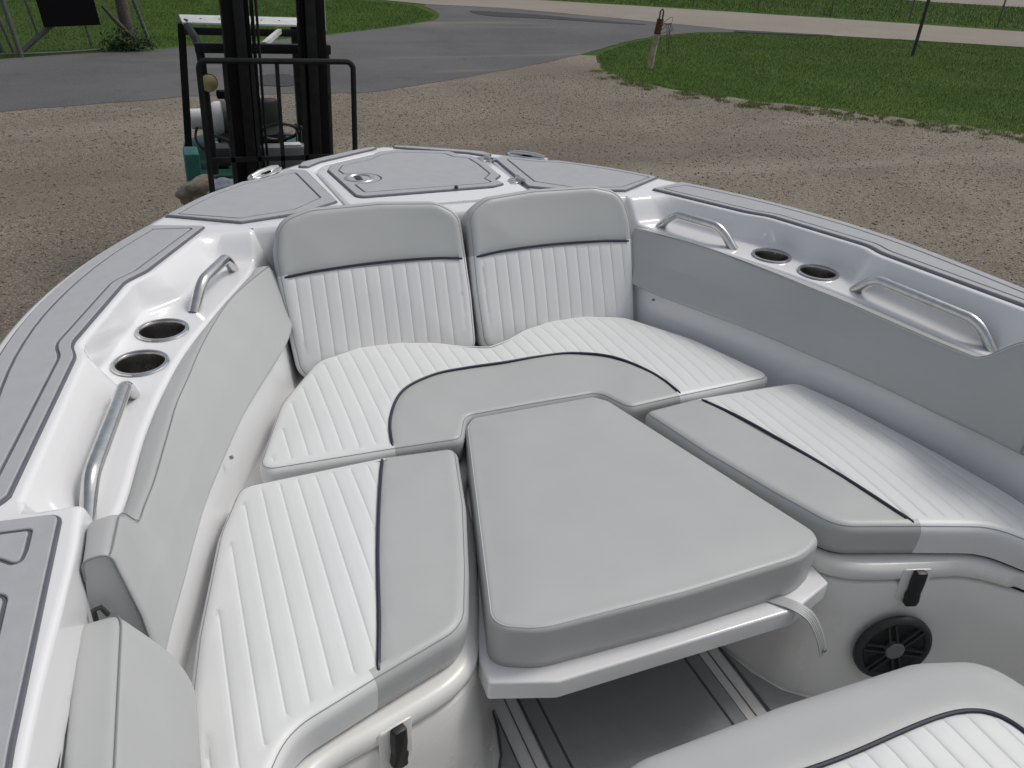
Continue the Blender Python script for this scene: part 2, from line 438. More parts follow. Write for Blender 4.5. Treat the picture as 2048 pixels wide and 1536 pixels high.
# bow deck (flat, with the anchor locker opening) and the bulkhead behind the backrests
YB = 2.165
bow_out = [p for p in offset(list(reversed(rim + mir(list(reversed(rim[1:]))))), 0, closed=False)]
full_rim = mir(list(reversed(rim))) [:-1] + rim         # port aft -> bow -> starboard aft
full_in = offset(full_rim, -.03, closed=False)
if abs(full_in[5][0]) > abs(full_rim[5][0]): full_in = offset(full_rim, .03, closed=False)
bow_loop = [(x, y) for x, y in full_in if y > YB + .002]
e2 = pad_in(2.165) - .016
loop = [(-(rim_x(YB) - .03), YB)] + bow_loop + [(rim_x(YB) - .03, YB), (e2, YB), (T_(YB), YB), (0, YB), (-T_(YB), YB), (-e2, YB)]
loop = ccw(loop)
HATCH = fillet([(-.285, 2.235), (.300, 2.235), (.318, 2.70), (.285, 2.76), (.05, 2.912), (-.03, 2.912), (-.272, 2.768), (-.305, 2.705)], .03, 5)
HATCH = ccw(HATCH)
L0 = [Vector((x, y, dz(y))) for x, y in loop]; L1 = [Vector((x, y, dz(y))) for x, y in reversed(HATCH)]
st = len(vs); vs += [tuple(p) for p in L0 + L1]
fs += [tuple(st + i for i in t) for t in tessellate_polygon([L0, L1])]
# hatch gutter: rounded drop
gr = []
for d, zz in ((0, 0), (.004, -.002), (.007, -.008), (.008, -.022), (.05, -.024)):
    gr.append([(x, y, dz(y) + zz) for x, y in offset(HATCH, d)])
st = len(vs); n = len(HATCH)
for r in gr: vs += r
for i in range(len(gr) - 1):
    for k in range(n): fs.append((st + i * n + k, st + i * n + (k + 1) % n, st + (i + 1) * n + (k + 1) % n, st + (i + 1) * n + k))
# bulkhead
bk = [(-T_(YB), YB), (0, YB), (T_(YB), YB)]
rows = []
for o_, z_ in ((0, None), (.004, -.004), (.010, -.015), (.03, -.38)):
    rows.append([(x, y - o_, (dz(y) if z_ is None else dz(y) + z_)) for x, y in bk])
st = len(vs); n = len(bk)
for r in rows: vs += r
for i in range(len(rows) - 1):
    for k in range(n - 1): fs.append((st + i * n + k, st + i * n + k + 1, st + (i + 1) * n + k + 1, st + (i + 1) * n + k))
# rim roll, gunwale edge
rows = []
for o_, z_ in ((.03, 0), (.014, -.001), (.005, -.006), (0, -.018), (-.002, -.05)):
    L = full_in if o_ == .03 else offset(full_rim, o_ * (1 if abs(offset(full_rim, .03, closed=False)[5][0]) < abs(full_rim[5][0]) else -1), closed=False)
    rows.append([(x, y, dz(full_rim[i][1]) + z_) for i, (x, y) in enumerate(L)])
st = len(vs); n = len(full_rim)
for r in rows: vs += r
for i in range(len(rows) - 1):
    for k in range(n - 1): fs.append((st + i * n + k, st + i * n + k + 1, st + (i + 1) * n + k + 1, st + (i + 1) * n + k))
obj('deck', vs, fs, 'gel', boat, True, 50)

# hull shell below the gunwale
SG = 1 if abs(offset(full_rim, .03, closed=False)[5][0]) < abs(full_rim[5][0]) else -1
rr = MB(); rp = offset(full_rim, -.006 * SG, closed=False)
rr.tube([(x, y, dz(full_rim[i][1]) - .062) for i, (x, y) in enumerate(rp)], .018, 8)
rr.build('rub_rail', 'black_g', boat)
vs, fs = [], []
NR = 14
for j in range(NR + 1):
    s = j / NR
    for i, (x, y) in enumerate(full_rim):
        zd = dz(y) - .05
        if s < .7:
            q = s / .7; xx = x * (1 - .26 * q**1.3); yy = y - .75 * q**1.2 * max(0, (y - .6) / 2.4)**1.3; zz = zd - q * .95
        else:
            q = (s - .7) / .3; xx = x * .74 * (1 - q); yy = y - .75 * max(0, (y - .6) / 2.4)**1.3 * (1 + .35 * q); zz = zd - .95 - q * (zd - .95 - (H - 2.30))
        vs.append((xx, yy, zz))
n = len(full_rim)
for j in range(NR):
    for i in range(n - 1): fs.append((j * n + i, j * n + i + 1, (j + 1) * n + i + 1, (j + 1) * n + i))
obj('hull', vs, fs, 'gel', boat, True, 50)

# hatch lid
lid = ccw(offset(HATCH, .016))
v, f = slab(lid, lambda x, y: dz(y) - .03, lambda x, y: dz(y) + .003, .006)
hatch = obj('hatch_lid', v, f, 'gel', boat, True, 40)

# ---- foam deck pads
def pad(outline, panels, zf, parent=boat, name='deck_pad', t0=.004, t1=.0075, edge=.005, gap=.0027, zb=-.0015, top='eva'):
    P = ccw(resample(outline, .03))
    v, f = slab(P, lambda x, y: zf(x, y) + zb, lambda x, y: zf(x, y) + t0, .0015, seg=1)
    base = obj(name, v, f, 'eva_d', parent, True, 40)
    B = ccw(offset(P, edge)); pans = [ccw(resample(p, .03)) for p in panels]
    v, f = slab(B, lambda x, y: zf(x, y) + .001, lambda x, y: zf(x, y) + t1, .0012, holes=[offset(p, -gap) for p in pans], seg=1)
    obj('border', v, f, top, base, True, 40)
    for p in pans:
        v, f = slab(offset(p, gap), lambda x, y: zf(x, y) + .001, lambda x, y: zf(x, y) + t1, .0012, seg=1)
        obj('panel', v, f, top, base, True, 40)
    return base
zdk = lambda x, y: dz(y)
def rim_seg(y0, y1, off, n=18):
    """points along the starboard rim moved inboard by off, from y0 to y1"""
    out = []
    for k in range(n + 1):
        y = y0 + (y1 - y0) * k / n; x = rim_x(y); d = (rim_x(y + .01) - rim_x(y - .01)) / .02
        nx, ny = -1, d; l = math.hypot(nx, ny); out.append((x + nx / l * off, y + ny / l * off))
    return out
for s in (1, -1):
    fl = (lambda L: L) if s == 1 else mir
    # long side pad
    inner = [(pad_in(y), y) for y in [2.205, 2.10, 2.0] + list(np.arange(1.95, 1.81, -.008)) + [1.75, 1.68] + list(np.arange(1.61, 1.455, -.006)) + [1.40, 1.30, 1.20, 1.115, 1.08]]
    out = rim_seg(2.262, 1.07, .024)
    side = fillet([(inner[0][0], inner[0][1])] + [(x, y, 0) for x, y in out] + [(1.012, 1.058, .02)] + [(x, y, 0) for x, y in reversed(inner[1:])], .008, 3)
    pin = [(x + .028, y - (.0 if i else .012)) for i, (x, y) in enumerate(inner[:-1])]
    pout = rim_seg(2.235, 1.09, .056)
    panel = fillet([(pin[0][0] + .006, pin[0][1] - .004)] + [(x, y, 0) for x, y in pout] + [(x, y, 0) for x, y in reversed(pin[1:])], .006, 3)
    pad(fl(side), [fl(panel)], zdk)
    # forward quarter pad
    o1 = rim_seg(2.335, 2.575, .022, 10)
    q = fillet([(.578, 2.208, .01)] + [(x, y, 0) for x, y in o1] + [(.535, 2.610, .03), (.47, 2.635, .05), (.405, 2.690, .03), (.372, 2.728, .015), (.322, 2.700, .01), (.296, 2.333, .008), (.42, 2.245, .05)], .01, 4)
    o2 = rim_seg(2.350, 2.545, .05, 8)
    q2 = fillet([(.578, 2.240, .006)] + [(x - .0, y, 0) for x, y in o2] + [(.52, 2.585, .03), (.455, 2.61, .04), (.395, 2.658, .03), (.362, 2.675, .006), (.338, 2.375, .006), (.43, 2.278, .05)], .006, 4)
    pad(fl(q), [fl(q2)], zdk)
    # narrow toe pad along the bow edge
    t1_ = [(x, y) for x, y in offset(full_rim, .018 * SG, closed=False) if x > .028 and y > 2.80]
    toe = [(x, y, 0) for x, y in t1_] + [(.345, 2.752, .015), (.308, 2.745, .01), (.26, 2.80, .04), (.055, 2.930, .02), (.028, 2.950, .008)]
    P = ccw(fillet(fl(toe) if s == 1 else fl(toe), .006, 3))
    pad(P, [], zdk)
# hatch pad with its panel notched round the latch
hp = fillet([(-.238, 2.345, .03), (-.262, 2.672, .02), (-.238, 2.737, .02), (-.10, 2.812, .03), (-.045, 2.879, .04), (.04, 2.888, .04), (.208, 2.820, .03), (.222, 2.762, .02), (.262, 2.735, .02), (.268, 2.62, .02), (.262, 2.47, .02), (.225, 2.425, .02), (.238, 2.375, .015), (.19, 2.350, .02)], .02, 4)
HC = (-.185, 2.541)
arc = [(HC[0] + .066 * math.cos(a), HC[1] + .062 * math.sin(a), 0) for a in np.linspace(-2.05, 2.05, 18)]
hpan = fillet([(-.205, 2.385, .008)] + [(HC[0] - .030, HC[1] - .064, .004)] + arc[1:-1] + [(HC[0] - .036, HC[1] + .064, .004), (-.228, 2.655, .02), (-.205, 2.712, .02), (-.10, 2.768, .04), (-.035, 2.84, .03), (.03, 2.848, .04), (.175, 2.79, .03), (.188, 2.738, .02), (.232, 2.705, .02), (.236, 2.62, .02), (.23, 2.492, .02), (.192, 2.44, .02), (.20, 2.395, .01), (.17, 2.385, .01)], .01, 4)
zlid = lambda x, y: dz(y) + .003
pad(hp, [hpan], zlid, hatch, 'hatch_pad')
# aft pads (port one shows its moulded-in shapes)
aft = fillet([(.930, 1.016, .018), (1.092, 1.034, .02), (1.108, .6, 0), (1.116, -.85, .02), (.966, -.85, .02), (.958, .2, 0), (.950, .64, 0), (.938, .87, 0)], .01, 4)
a1 = fillet([(.965, .987, .006), (1.055, .998, .01), (1.06, .955, .01), (1.03, .952, .02), (.995, .936, .02), (.972, .914, .008), (.967, .945, .01)], .006, 4)
a2 = fillet([(.980, .865, .02), (1.0, .872, .02), (1.045, .85, .02), (1.075, .80, .02), (1.085, .55, .01), (1.09, .2, .01), (.993, .2, .01), (.988, .6, 0)], .01, 4)
for s in (1, -1):
    fl = (lambda L: L) if s == 1 else mir
    pad(fl(aft), [fl(a1), fl(a2)], zdk)

# ---- steel fittings
def grab_rail(a, b, z, h, r=.0128):
    a = np.array(a); b = np.array(b); d = b - a; L = np.linalg.norm(d); d /= L
    nrm = np.array([-d[1], d[0]]); nrm *= np.sign(nrm[0]) * -np.sign(a[0]) if nrm[0] else 1
    k = min(.048, L * .24)
    pts = [(*a, z - .004), (*(a + d * k * .85 + nrm * .004), z + h - .012), (*(a + d * (k + .018) + nrm * .006), z + h), (*(b - d * (k + .018) + nrm * .006), z + h), (*(b - d * k * .85 + nrm * .004), z + h - .012), (*b, z - .004)]
    P3 = [np.array(p) for p in pts]; path = [P3[0]]
    def bez(p, q, r_, n=7): return [(1 - t)**2 * p + 2 * t * (1 - t) * q + t * t * r_ for t in np.linspace(0, 1, n)]
    c1 = P3[0] + (P3[1] - P3[0]) * 1.18; c2 = P3[5] + (P3[4] - P3[5]) * 1.18
    path += bez(P3[0] + (P3[1] - P3[0]) * .62, c1, P3[2] + (P3[3] - P3[2]) * .03)
    path += bez(P3[3] + (P3[2] - P3[3]) * .03, c2, P3[5] + (P3[4] - P3[5]) * .62) + [P3[5]]
    m = MB(); m.tube(path, r, 16); return m
for s in (1, -1):
    for a, b in (((.618, 2.057), (.729, 1.829)), ((.858, 1.487), (.925, 1.112))):
        grab_rail((s * a[0], a[1]), (s * b[0], b[1]), SHELF, .052).build('grab_rail', 'steel', boat)
    for cx, cyy in CUPS:
        m = MB(); m.lathe([(.0475, -.001), (.053, 0), (.0545, .0015), (.053, .0035), (.049, .004), (.0465, .002), (.0455, -.003), (.0445, -.02), (.0435, -.085), (.041, -.092), (.0, -.094)], (s * cx, cyy, SHELF + .0005), 48)
        o = m.build('cup_holder', 'steel_b', boat, angle=60)
        m = MB(); m.lathe([(.0470, .0042), (.0500, .0050), (.0535, .0044), (.0552, .0018), (.0545, .0002)], (s * cx, cyy, SHELF + .0005), 48); m.build('rim', 'steel', o)
    # flush pop-up cleat on its oval plate
    cc = (s * .452, 2.702); an = math.atan2(-.19 * s, .22) + math.radians(90) * 0
    d = Vector((.70, -.71 * s, 0)) if s == 1 else Vector((.70, .71, 0)); d.normalize(); nn = Vector((-d.y, d.x, 0))
    def oval(a, b, n=32): return [(cc[0] + d.x * a * math.cos(t) + nn.x * b * math.sin(t), cc[1] + d.y * a * math.cos(t) + nn.y * b * math.sin(t)) for t in np.linspace(0, 2 * math.pi, n, endpoint=False)]
    zc = dz(cc[1])
    v, f = slab(oval(.080, .030), zc - .002, zc + .008, .005, holes=[oval(.026, .014)])
    cl = obj('cleat', v, f, 'steel', boat, True, 45)
    v, f = slab(oval(.0255, .0135), zc - .002, zc + .0015, 0); obj('recess', v, f, 'groove', cl)
    m = MB(); c3 = Vector((cc[0], cc[1], zc + .009))
    m.tube([c3 - d * .066, c3 - d * .03 + Vector((0, 0, .003)), c3 + d * .03 + Vector((0, 0, .003)), c3 + d * .066], [.006, .009, .009, .006], 10); m.build('horn', 'steel', cl)
# hatch latch handle
zc = dz(HC[1]) + .0105
m = MB(); m.lathe([(.047, -.004), (.047, .001), (.045, .003), (.036, .0032), (.033, .001), (.030, -.004)], (HC[0], HC[1], zc), 40); hl = m.build('hatch_latch', 'steel', hatch)
m = MB(); m.lathe([(.031, -.003), (.0, -.003)], (HC[0], HC[1], zc), 32); m.build('recess', 'hubg', hl)
m = MB(); m.box((HC[0] - .004, HC[1], zc + .001), (.020, .046, .004), .0015); m.build('handle', 'black_g', hl)
# lid drain plug dot on the aft edge of the hatch pad
m = MB(); m.lathe([(.006, 0), (.006, .006), (.004, .008), (0, .008)], (.07, 2.355, dz(2.355) + .010), 14); m.build('snap_stud', 'black_p', boat)
# hinges
for yy in (2.690, 2.400):
    x0 = .303; z0 = dz(yy) + .003
    m = MB()
    m.lathe([(.014, 0), (.014, .004), (.011, .006), (0, .006)], (x0 - .028, yy - .012, z0), 18)
    m.lathe([(.014, 0), (.014, .004), (.011, .006), (0, .006)], (x0 - .026, yy + .012, z0), 18)
    m.box((x0 - .022, yy, z0 + .0025), (.03, .042, .005), .001)
    hg = m.build('hinge', 'steel', boat)
    m = MB(); m.tube([(x0 - .003, yy - .026, z0 + .008), (x0 - .003, yy + .026, z0 + .008)], .008, 14); m.build('knuckle', 'steel', hg)
    m = MB(); m.lathe([(.015, 0), (.015, .004), (.012, .006), (0, .006)], (x0 + .024, yy, z0 - .002), 18); m.box((x0 + .014, yy, z0 + .001), (.025, .03, .005), .001); m.build('leaf', 'steel', hg)

# ---- seat base with its lids, footwell and cockpit sole
B_half = [(.80, .30), (.795, .50), (.785, .64), (.745, .745), (.667, .826), (.552, .862), (.43, .903), (.385, .94), (.362, .99), (.335, 1.06), (.275, 1.25), (.245, 1.39), (.212, 1.457), (.180, 1.53), (.12, 1.56), (0, 1.562)]
Bs = spline(B_half, 10); Bc = Bs + mir(list(reversed(Bs[:-1])))       # starboard aft -> front -> port aft
Bo = offset(Bc, .01, closed=False); sg = 1 if Bo[5][0] < Bc[5][0] else -1      # positive = towards the footwell
ZF = H - 1.46
rows_top = [(-.05, H - 1.118), (-.002, H - 1.118), (.008, H - 1.120), (.015, H - 1.128), (.017, H - 1.138), (.017, H - 1.148), (.013, H - 1.154), (.0, H - 1.155)]
rows_low = [(0., H - 1.161), (.012, H - 1.162), (.016, H - 1.168), (.022, H - 1.24), (.030, H - 1.34), (.040, H - 1.42), (.050, ZF + .012), (.053, ZF - .002)]
def curve_loft(rows, C, taper=False):
    vs, fs = [], []; n = len(C)
    for o_, z_ in rows:
        L = offset(C, sg * o_, closed=False)
        if taper and o_ > 0: L = [tuple(np.array(c) + (np.array(l) - np.array(c)) * sstep(.735, .725, abs(c[0]))) if c[1] < .83 else l for c, l in zip(C, L)]
        vs += [(x, y, z_) for x, y in L]
    for i in range(len(rows) - 1):
        for k in range(n - 1): fs.append((i * n + k, i * n + k + 1, (i + 1) * n + k + 1, (i + 1) * n + k))
    return vs, fs
v, f = curve_loft(rows_low, Bc); base = obj('seat_base', v, f, 'gel_in', boat, True, 60)
v, f = curve_loft(rows_top, Bc, True); obj('lid_lip', v, f, 'gel_in', base, True, 60)
v, f = curve_loft([(-.004, H - 1.1535), (-.004, H - 1.163)], Bc); obj('gasket', v, f, 'groove', base)
plat = offset(Bc, -sg * .03, closed=False) + [(-W_(y) - .02, y) for y in np.arange(.3, 2.15, .1)] + [(-.4, 2.2), (.4, 2.2)] + [(W_(y) + .02, y) for y in np.arange(2.1, .25, -.1)]
v, f = sheet(plat, H - 1.1185); obj('seat_top', v, f, 'gel_in', base, False)
v, f = sheet([(-1.0, -.9), (1.0, -.9), (1.0, 1.6), (-1.0, 1.6)], ZF); sole = obj('cockpit_sole', v, f, 'gel_in', boat, False)
zfl = lambda x, y: ZF
def fpad(o, p): return pad(o, p, zfl, sole, 'floor_pad', zb=.001, top='eva_shaded')
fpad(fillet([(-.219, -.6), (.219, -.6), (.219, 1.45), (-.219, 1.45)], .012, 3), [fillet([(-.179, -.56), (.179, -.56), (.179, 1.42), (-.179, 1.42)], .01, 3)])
for s in (1, -1):
    o = [(.268, -.6), (.70, -.6), (.70, .62), (.60, .745), (.50, .79), (.405, .838), (.335, .90), (.300, .965), (.284, 1.03), (.272, 1.10)]
    p = [(.312, -.55), (.66, -.55), (.66, .60), (.58, .70), (.48, .745), (.40, .775), (.36, .80), (.318, .838)]
    o = fillet(o, .01, 3); p = fillet(p, .012, 3)
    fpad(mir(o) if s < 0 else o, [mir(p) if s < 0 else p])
    # thin seam of the sole hatch
    m = MB(); m.box((s * .243, .45, ZF + .0002), (.0025, 2.1, .003)); m.build('sole_seam', 'hubg', sole)
# rubber latches and their recesses on the lid lips
def on_curve(xt, s):
    C = [p for p in Bs if p[1] < 1.0]
    i = min(range(len(C)), key=lambda k: abs(C[k][0] - xt)); a, b = C[max(i - 1, 0)], C[min(i + 1, len(C) - 1)]
    t = Vector((b[0] - a[0], b[1] - a[1], 0)).normalized(); nrm = Vector((t.y, -t.x, 0))
    if nrm.y > 0: nrm = -nrm
    p = Vector((C[i][0], C[i][1], 0))
    if s < 0: p.x *= -1; t.x *= -1; nrm.x *= -1
    return p, t, nrm
for s, xt in ((1, .553), (-1, .540)):
    p, t, nrm = on_curve(xt, s)
    A = Matrix((t, nrm, Vector((0, 0, 1)))).transposed()
    def put(u, d, z): return p + t * u + nrm * d + Vector((0, 0, z + .020))
    # recess plate
    out = [(-.030, -1.226), (.030, -1.226), (.030, -1.143), (-.030, -1.143)]
    bmv = []; 
    v, f = slab(fillet(out, .006, 3), 0, .004, .002); v = [put(a, .0160 + c, H + b) for a, b, c in v]; rp_ = obj('latch_plate', v, f, 'gel_in', base, True, 40)
    lt = [(-.012, -1.140), (.012, -1.140), (.013, -1.171), (.011, -1.194), (.0145, -1.203), (.012, -1.215), (.0125, -1.230), (-.0125, -1.230), (-.0155, -1.216), (-.012, -1.193), (-.013, -1.171)]
    v, f = slab(ccw(fillet(lt, .004, 3)), 0, .014, .004); v = [put(a, .0225 + c, H + b) for a, b, c in v]; obj('latch', v, f, 'black_p', base, True, 40)
# speaker in the starboard seat front
p, t, nrm = on_curve(.545, 1)
nrm = (nrm + Vector((0, 0, .06))).normalized(); up_ = nrm.cross(t).normalized(); up_ = up_ if up_.z > 0 else -up_
sc_ = Vector((.563, .852, H - 1.352)); 
A = Matrix((t, up_, nrm)).transposed()
q = p + Vector((0, 0, H - 1.320)); 
# put it on the wall (the wall is about 31 mm proud of the lid curve at this height)
sc_ = Vector((q.x, q.y, q.z)) + nrm * .044
m = MB(); m.lathe([(.084, -.004), (.084, .003), (.081, .008), (.075, .011), (.069, .009), (.066, .002), (.065, -.002)], sc_, 48, A); spk = m.build('speaker', 'black_g', boat, angle=50)
m = MB(); m.lathe([(.067, .002), (.060, .004), (.054, .001), (.030, .0005), (.0, .0035)], sc_, 40, A); m.build('cone', 'rubber', spk, angle=50)
m = MB(); m.lathe([(.021, .002), (.021, .011), (.018, .014), (.0, .0145)], sc_, 32, A); m.build('hub', 'hubg', spk)
for k in range(6):
    a = math.radians(60 * k + 12); m = MB()
    for o_ in (-.0075, .0075):
        d0 = Vector((math.cos(a), math.sin(a), 0)); e0 = Vector((-math.sin(a), math.cos(a), 0))
        m.beam(sc_ + A @ (d0 * .018 + e0 * o_ + Vector((0, 0, .009))), sc_ + A @ (d0 * .070 + e0 * o_ + Vector((0, 0, .009))), .005, .005, up=nrm)
    m.build('spoke', 'black_g', spk, smooth=False)
# small snap studs and knobs on the liner wall
def stud(x, y, z, r=.004, name='snap_stud'):
    m = MB(); m.lathe([(r, -.004), (r, .002), (r * .6, .004), (0, .004)], (0, 0, 0), 14, Matrix.Rotation(-math.pi / 2 * (1 if x > 0 else -1), 3, 'Y'))
    m.v = [(a + x, b + y, c + z) for a, b, c in m.v]; m.build(name, 'steel_b', boat)
stud(-(W_(1.49) - .006), 1.49, H - 1.0); stud(W_(1.90) - .004, 1.90, H - .985)
# steel track on the liner beside the aft coaming bolster
m = MB(); m.tube([(-.934, .835, H - .80), (-.942, .5, H - .80), (-.948, -.4, H - .80)], .006, 8); m.tube([(-.928, .835, H - .812), (-.936, .5, H - .812), (-.942, -.4, H - .812)], .006, 8); m.build('bolster_track', 'black_g', boat)
m = MB(); m.tube([(-.906, .905, H - .82), (-.906, .905, H - .803), (-.897, .905, H - .800), (-.891, .905, H - .815)], .0035, 10); m.build('bolster_clip', 'black_g', boat)

# ================================================================== CUSHIONS
def tube_on(path, r, name, m, parent, n=8, closed=False):
    mb = MB(); mb.tube(path, r, n, closed); return mb.build(name, m, parent)
def cushion(name, label, cat, group, outline, zt, zb, r, crown, pipe=None, side=None, pleat=None, pdepth=.0015, colors=('gray_v', 'white_v'), xf=None, seam='seam', L=.07, under=.012, wrink=0.0, dips=(), panel_names=('border_panel', 'pleated_panel'), seam_at=.35, step=.014):
    """upholstered block: outline CCW in (x,y); pipe: open polyline crossing it, side(x,y)->True for white side"""
    P = ccw(uniform(outline, .0085)); X = xf or (lambda x, y, z: (x, y, z))
    nseg = 6; N = len(P)
    inl = offset(P, r)
    cx = np.mean([p[0] for p in P]); cyy = np.mean([p[1] for p in P])
    b0 = X(cx, cyy, zb)
    root = thing(name, b0, label, cat, group)
    # interior points
    A = np.array(inl); x0, y0 = A.min(0); x1, y1 = A.max(0)
    if pleat:
        g0 = math.floor(x0 / pleat) * pleat; xs = []
        k = g0
        while k < x1 + pleat:
            xs += [k, k - .0013, k + .0013, k - .0034, k + .0034, k + pleat * .36, k + pleat * .64]; k += pleat
        xs = np.unique(np.round(np.array(xs) + pleat / 2 * 0, 5))
    else: xs = np.arange(x0, x1, step)
    yy = np.arange(y0, y1, step)
    G = np.array([(a, b) for a in xs for b in yy])
    G = G[inside(G, inl)]
    G = G[dist_poly(G, inl) > (.006 if pleat else .020)]
    rings = [] if pleat else [offset(P, r + .006), offset(P, r + .013)]
    for L_, dm in zip(rings, (.0045, .011)):
        Q = np.array(L_); Q = Q[inside(Q, inl)]; Q = Q[dist_poly(Q, inl) > dm]; G = np.vstack([Q, G])
    pl = None
    if pipe:
        pl = resample(pipe, .010, closed=False)
        G = G[dist_poly(G, pl, closed=False) > .0035]
        pin = np.array(pl); ok = inside(pin, inl) & (dist_poly(pin, inl) > .002)
        plc = [tuple(p) for p, k_ in zip(pl, ok) if k_]
    pts = [Vector(p) for p in inl]; edges = [(i, (i + 1) % N) for i in range(N)]
    if pipe:
        s0 = len(pts); pts += [Vector(p) for p in plc]; edges += [(s0 + i, s0 + i + 1) for i in range(len(plc) - 1)]
        # tie both ends to the loop
        for e_ in (0, len(plc) - 1):
            q = np.array(plc[e_]); j = int(np.argmin(np.hypot(*(A - q).T))); edges.append((s0 + e_, j))
    pts += [Vector(p) for p in G]
    cv, ce, cf = delaunay_2d_cdt(pts, edges, [], 0, 1e-6, False)[:3]
    C = np.array([tuple(p) for p in cv]); cen = np.array([C[list(t)].mean(0) for t in cf])
    ar = np.array([abs((C[t[1]][0] - C[t[0]][0]) * (C[t[2]][1] - C[t[0]][1]) - (C[t[2]][0] - C[t[0]][0]) * (C[t[1]][1] - C[t[0]][1])) for t in cf])
    keep = inside(cen, inl) & (ar > 4e-8); T = [t for t, k_ in zip(cf, keep) if k_]; cen = cen[keep]
    d = dist_poly(C, inl)
    z = zt + crown * (1 - np.exp(-(d / L)**1.5))
    if wrink:
        for _ in range(9):
            kx, ky, ph = rng.uniform(-22, 22), rng.uniform(-22, 22), rng.uniform(0, 6.28)
            z += wrink / 3 * np.sin(kx * C[:, 0] + ky * C[:, 1] + ph) * (1 - np.exp(-d / .05))
    for (px, py, pr, pd) in dips: z -= pd * np.exp(-((C[:, 0] - px)**2 + (C[:, 1] - py)**2) / pr**2)
    white = np.array([side(a, b) for a, b in C]) if side else np.zeros(len(C), bool)
    if pleat:
        g = np.abs((C[:, 0] / pleat + .5) % 1 - .5) * pleat
        prof = pdepth * np.exp(-(g / .0015)**2) - .00035 * np.sin(np.pi * np.clip(g / (pleat / 2), 0, 1))
        fade = np.clip(d / .004, 0, 1)
        dp = dist_poly(C, pl, closed=False) if pipe else np.full(len(C), 1.)
        z = z - np.where(white, prof * fade * np.clip(dp / .006, 0.25, 1), 0)
        z = z - .003 * np.exp(-(dp / .008)**2)
    # edge rows
    rows = []
    for k in range(nseg):
        a = math.pi / 2 * k / nseg
        rows.append([(p[0], p[1], zt - r + r * math.sin(a)) for p in offset(P, r * (1 - math.cos(a)))])
    low = offset(P, under)
    rows = [[(p[0], p[1], zb) for p in low], [(p[0], p[1], zb + min(.02, (zt - zb) * .25)) for p in offset(P, under * .25)]] + rows
    parts = {0: MB(), 1: MB()}
    top = [(float(C[i, 0]), float(C[i, 1]), float(z[i])) for i in range(len(C))]
    for reg in (0, 1):
        tri = [t for t, c in zip(T, cen) if (bool(side(*c)) if side else False) == bool(reg)]
        if tri:
            used = sorted(set(i for t in tri for i in t)); mp = {u: i for i, u in enumerate(used)}
            parts[reg].add([X(*top[u]) for u in used], [tuple(mp[i] for i in t) for t in tri])
    rows.append([(p[0], p[1], zt) for p in inl])
    # ring faces
    wseg = [bool(side(*((np.array(P[k]) + np.array(P[(k + 1) % N])) / 2))) if side else False for k in range(N)]
    for reg in (0, 1):
        ks = [k for k in range(N) if wseg[k] == bool(reg)]
        if not ks: continue
        vv = []; ff = []; ix = {}
        def vid(i, k):
            if (i, k) not in ix: ix[(i, k)] = len(vv); vv.append(X(*rows[i][k]))
            return ix[(i, k)]
        for i in range(len(rows) - 1):
            for k in ks: ff.append((vid(i, k), vid(i, (k + 1) % N), vid(i + 1, (k + 1) % N), vid(i + 1, k)))
        parts[reg].add(vv, ff)
    v, f = sheet([(p[0], p[1]) for p in low], zb); parts[0].add([X(*p) for p in v], f)
    for reg in (0, 1):
        if parts[reg].f: 
            o = obj(panel_names[reg], parts[reg].v, parts[reg].f, colors[reg], root, True, None)
    # seam thread round the top edge
    if seam:
        a = math.acos(1 - seam_at); q = offset(P, r * seam_at)
        tube_on([X(p[0], p[1], zt - r + r * math.sin(a) + .0002) for p in q], .0009, 'seam', seam, root, 5, True)
    if pipe:
        path = []
        zz = {}
        for p in plc:
            path.append(p)
        dd = dist_poly(path, inl); zp = zt + crown * (1 - np.exp(-(dd / L)**1.5)) - .002
        for (px, py, pr, pd) in dips:
            zp = zp - pd * np.exp(-((np.array(path)[:, 0] - px)**2 + (np.array(path)[:, 1] - py)**2) / pr**2)
        pp = [X(p[0], p[1], float(k_) + .0015) for p, k_ in zip(path, zp)]
        # run down over the edge at both ends
        def drop(p, q):
            v_ = np.array(p) - np.array(q); v_ /= np.linalg.norm(v_)
            return [X(*(np.array(p) + v_ * (r * .5)), zt - r * .10), X(*(np.array(p) + v_ * (r * .93)), zt - r * .55)]
        pp = list(reversed(drop(path[0], path[1]))) + pp + drop(path[-1], path[-2])
        tube_on(pp, .0036, 'piping', 'navy', root, 8)
    return root

PL = .0365
# bow seat
half = [(0, 1.872, .02), (.06, 1.895, .05), (.13, 1.938, .06), (.22, 1.966, .1), (.33, 1.972, .08), (.455, 1.925, .08), (.575, 1.738, .2), (.662, 1.478, .03), (.37, 1.468, .3), (.212, 1.458, .03), (.172, 1.546, .03), (0, 1.548, .1)]
bow = fillet(half + [(-x, y, r_) for x, y, r_ in reversed(half[1:-1])], .02, 6)
hp_ = [(.368, 1.45), (.366, 1.50), (.344, 1.59), (.283, 1.695), (.19, 1.744), (.10, 1.753), (0, 1.752)]
bpipe = spline(hp_ + mir(list(reversed(hp_[:-1]))), 10)
bp_poly = bpipe + [(-.368, 1.3), (.368, 1.3)]
def make_side(poly):
    A = [tuple(p) for p in poly]
    def f(x, y):
        r_ = False
        for i in range(len(A)):
            a, b = A[i - 1], A[i]
            if (a[1] > y) != (b[1] > y) and x < (b[0] - a[0]) * (y - a[1]) / (b[1] - a[1]) + a[0]: r_ = not r_
        return not r_
    return f
